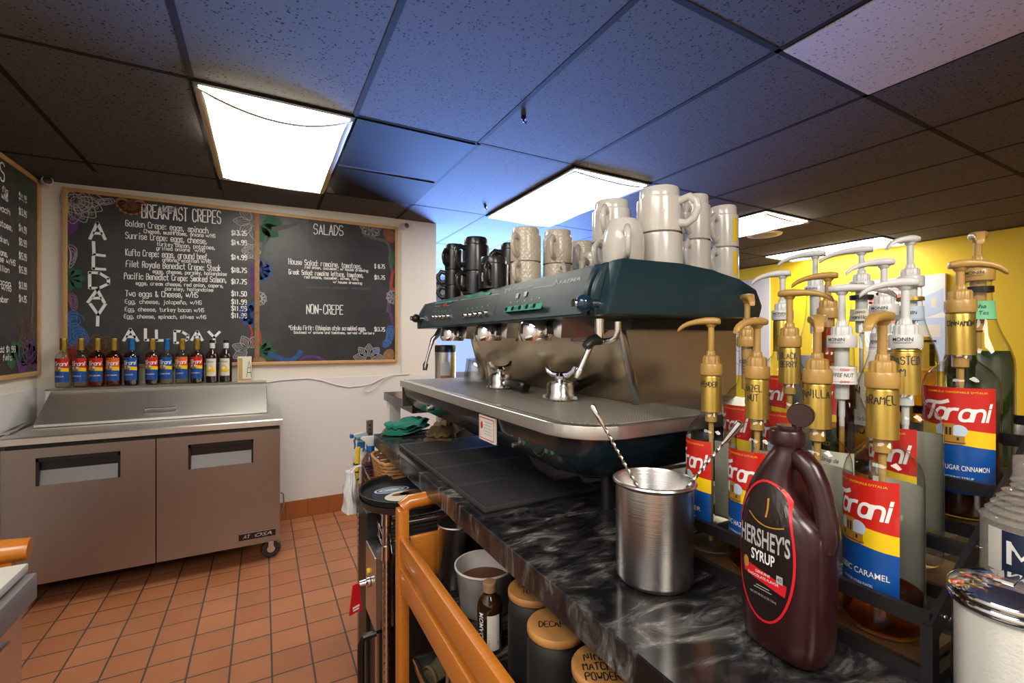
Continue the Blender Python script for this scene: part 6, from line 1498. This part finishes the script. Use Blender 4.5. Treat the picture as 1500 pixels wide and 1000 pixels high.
# spray bottles on the wire shelf
def spray(x, y, z, rz, label, liquid, trig, body_m):
    t = thing('spray_bottle', label, 'spray bottle', (x, y, z), rz, 'spray bottles'); t.scale = (.9,)*3
    b = MB(); b.lathe([(0, .001), (.036, .001), (.038, .005), (.038, .105), (.034, .125), (.020, .145), (.0145, .155), (.0145, .168)], n=28, cap=False); b.build('bottle', body_m, t, sharp=60)
    if liquid: b = MB(); b.lathe([(0, .004), (.034, .004), (.0355, .008), (.0355, .085), (0, .085)], n=24, cap=False); b.build('cleaner', liquid, t, sharp=60)
    b = MB(); b.lathe([(0, .158), (.0175, .158), (.0175, .178), (.012, .182), (0, .182)], n=24); b.build('collar', trig, t)
    b = MB(); b.prism([(-.030, .195), (-.028, .218), (-.012, .226), (.040, .222), (.044, .212), (.020, .204), (.012, .182), (-.012, .182)], -.011, .011, axis=1, bev=.003); b.build('sprayer', 'white_p', t)
    b = MB(); b.lathe([(0, .040), (.009, .040), (.010, .052), (0, .054)], (0, 0, .215), 14, 0); b.build('nozzle', trig, t)
    b = MB(); b.tube([(.026, 0, .204), (.034, 0, .19), (.030, 0, .17), (.034, 0, .155)], [.006, .006, .005, .004], 8, flat=.7); b.build('trigger', trig, t)
spray(.378, 1.872, .770, math.radians(150), 'spray bottle of pink cleaner at the end of the wire rack', 'pink', 'cap_blue', clear('hazy pink plastic', (.90, .72, .71), .2, 1.4, 1.2))
spray(.358, 1.962, .770+.0, math.radians(200), 'white spray bottle with a blue trigger behind the pink one', None, 'cap_blue', 'spray_w')
t = thing('yellow_duster', 'yellow striped handle hanging from the rack end', 'duster', (.316, 1.855, .772))
b = MB(); b.tube([(.012, 0, .165), (.006, 0, .08), (0, 0, .0)], [.008, .010, .008], 10); b.build('handle', 'yel', t)
b = MB()
for k in range(3): b.lathe([(.0102, -.003), (.0108, -.003), (.0108, .003), (.0102, .003)], (.004, 0, .04+.03*k), 12, cap=False)
b.build('stripe', 'ink', t)
t = thing('metal_strip', 'grey metal strip standing up behind the spray bottles', 'strip', (.40, 2.0, .77))
b = MB(); b.box(-.014, .014, -.003, .003, 0, .245, .001); b.build('strip', 'steel', t, smooth=False)
b = MB()
for k in range(4): b.lathe([(0, -.0036), (.004, -.0036), (.004, .0036), (0, .0036)], (0, 0, .17+.018*k), 10, 1)
b.build('hole', 'black', t)
# plastic carrier bag hanging from the rack
t = thing('carrier_bag', 'white plastic carrier bag with blue printing hanging from the wire rack', 'bag', (.272, 1.695, .752)); t.scale = (.75, .8, .64)
b = MB(); rings = []
for k in range(9):
    f = k/8; z = .215*f; wx = .030*(1-.5*f)+.006; wy = .062*(1-.45*f)
    rings.append([((wx+.004*math.sin(3*a+5*f))*math.cos(a)+.004*math.sin(9*f), (wy+.007*math.sin(5*a+8*f)+.004*math.sin(11*a))*math.sin(a), z) for a in [2*PI*i/28 for i in range(28)]])
b.rings(rings, True, True); o = b.build('bag', 'bag', t, sharp=70)
b = MB(); b.tube([(.0, -.02, .21), (.02, -.01, .235), (.05, 0, .24)], .006, 8, flat=.5); b.tube([(.0, .02, .21), (.02, .01, .235), (.05, 0, .242)], .006, 8, flat=.5); b.build('handle_loop', 'bag', t)
b = MB(); b.flat(join([font('you!', -.022, .020, .125, .024), font('come', -.022, .016, .098, .012), font('back', -.022, .016, .07, .014)]), lambda x, y: (-.034-.012*(y-.1)/.1*-1, -x, y)); b.build('printing', 'cap_blue', o, smooth=False, recalc=False)

# ================================================================== LEFT FOREGROUND: WORK TABLE AND CHAIR
t = thing('work_table', 'white topped work table with grey edging at the lower left corner', 'table', (-.445, 1.345, 0))
WW = (-.445, 1.345, 0)
b = MB(); b.box(-1.15, -.437, .10, 1.345, .862, .880, .004); b.build('top', 'marble_w', t, world=WW)
b = MB(); b.box(-1.14, -.425, .10, 1.35, .800, .855, .004); b.build('edge', 'grey_edge', t, world=WW)
for x in (-.455, -1.115): b = MB(); b.box(x-.012, x+.012, .14, 1.33, 0, .80, .002); b.build('side_panel', 'steel', t, world=WW, smooth=False)
b = MB(); b.box(-.446, -.432, 1.15, 1.25, .755, .768, .003); b.build('latch', 'chrome_s', t, world=WW)
q = PZ(18, 783, .90)
t = thing('wooden_chair', 'orange wooden chair back behind the white work table', 'chair', (-.86, 1.42, 0), -PI/2)
for y in (0, .36):
    for x in (0, .36):
        b = MB(); b.box(x-.018, x+.018, y-.018, y+.018, 0, .88 if x == 0 else .44, .005); b.build('leg', 'wood', t)
b = MB(); b.box(-.02, .37, -.02, .38, .44, .47, .008); b.build('seat', 'wood', t)
b = MB(); b.tube([(0, -.04, .885), (.008, .05, .89), (.010, .18, .892), (.008, .31, .89), (0, .40, .885)], [.026, .032, .033, .032, .026], 14, flat=.9); b.build('top_rail', 'wood', t)
for k in range(4): b = MB(); b.box(-.008, .008, .05+.08*k, .08+.08*k, .47, .88, .003); b.build('back_slat', 'wood', t)

# ================================================================== ON THE YELLOW WALL
a = PX(1129, 405, XR)
t = thing('wall_poster', 'large white sketched poster on the yellow wall behind the machine end', 'poster', (XR-.03, a.y, .86), 0)
b = MB(); b.box(0, .028, 0, 1.25, 0, a.z-.86, .003); b.build('panel', 'white', t, smooth=False)
b = MB()
for k in range(22):
    y0 = random.uniform(.05, .6); z0 = random.uniform(.15, .85)
    b.flat(stroke([(y0+.04*i, z0+random.uniform(-.03, .03)) for i in range(6)], .008, 1), lambda x, y: (-.001, x, y))
b.build('sketch_lines', 'grey_pr', t, smooth=False, recalc=False)
a = PX(1385, 399, XR-.05); e = PX(1268, 399, XR-.05)
t = thing('canvas_picture', 'canvas picture of a pale street with pink blossom on the yellow wall', 'picture', (XR-.05, a.y, 1.05))
Wp = e.y-a.y; Hp = a.z-1.05
b = MB(); b.box(0, .045, 0, Wp, 0, Hp, .003); b.build('canvas', 'white', t, smooth=False)
g_ = lambda off: (lambda x, y: (-off, Wp-x, y))
MB().flat(join([rect(Wp*.55, Wp*.995, Hp*.02, Hp*.55), [(Wp*.6, Hp*.5), (Wp*.98, Hp*.62), (Wp*.98, Hp*.85), (Wp*.6, Hp*.72)] and ([(Wp*.6, Hp*.5), (Wp*.98, Hp*.62), (Wp*.98, Hp*.85), (Wp*.6, Hp*.72)], [[0, 1, 2, 3]])]), g_(.001)).build('house_paint', 'sky', t, smooth=False, recalc=False)
MB().flat(join([rect(Wp*.58, Wp*.95, Hp*.35, Hp*.48), rect(Wp*.70, Wp*.76, Hp*.62, Hp*.72), rect(Wp*.84, Wp*.9, Hp*.66, Hp*.76), rect(0, Wp*.5, 0, Hp*.2)]), g_(.002)).build('wall_print', 'cream_l', t, smooth=False, recalc=False)
MB().flat(join([rect(Wp*.66, Wp*.72, Hp*.05, Hp*.25), rect(Wp*.82, Wp*.88, Hp*.05, Hp*.28), rect(Wp*.1, Wp*.9, Hp*.3, Hp*.32)]), g_(.003)).build('dark_paint', 'navy', t, smooth=False, recalc=False)
pk = mat('pink paint', (.80, .28, .26), .6)
MB().flat(join([disc(Wp*random.uniform(.02, .48), Hp*random.uniform(.45, .95), .028, .024, 9) for _ in range(60)]), g_(.0035)).build('blossom_paint', pk, t, smooth=False, recalc=False)
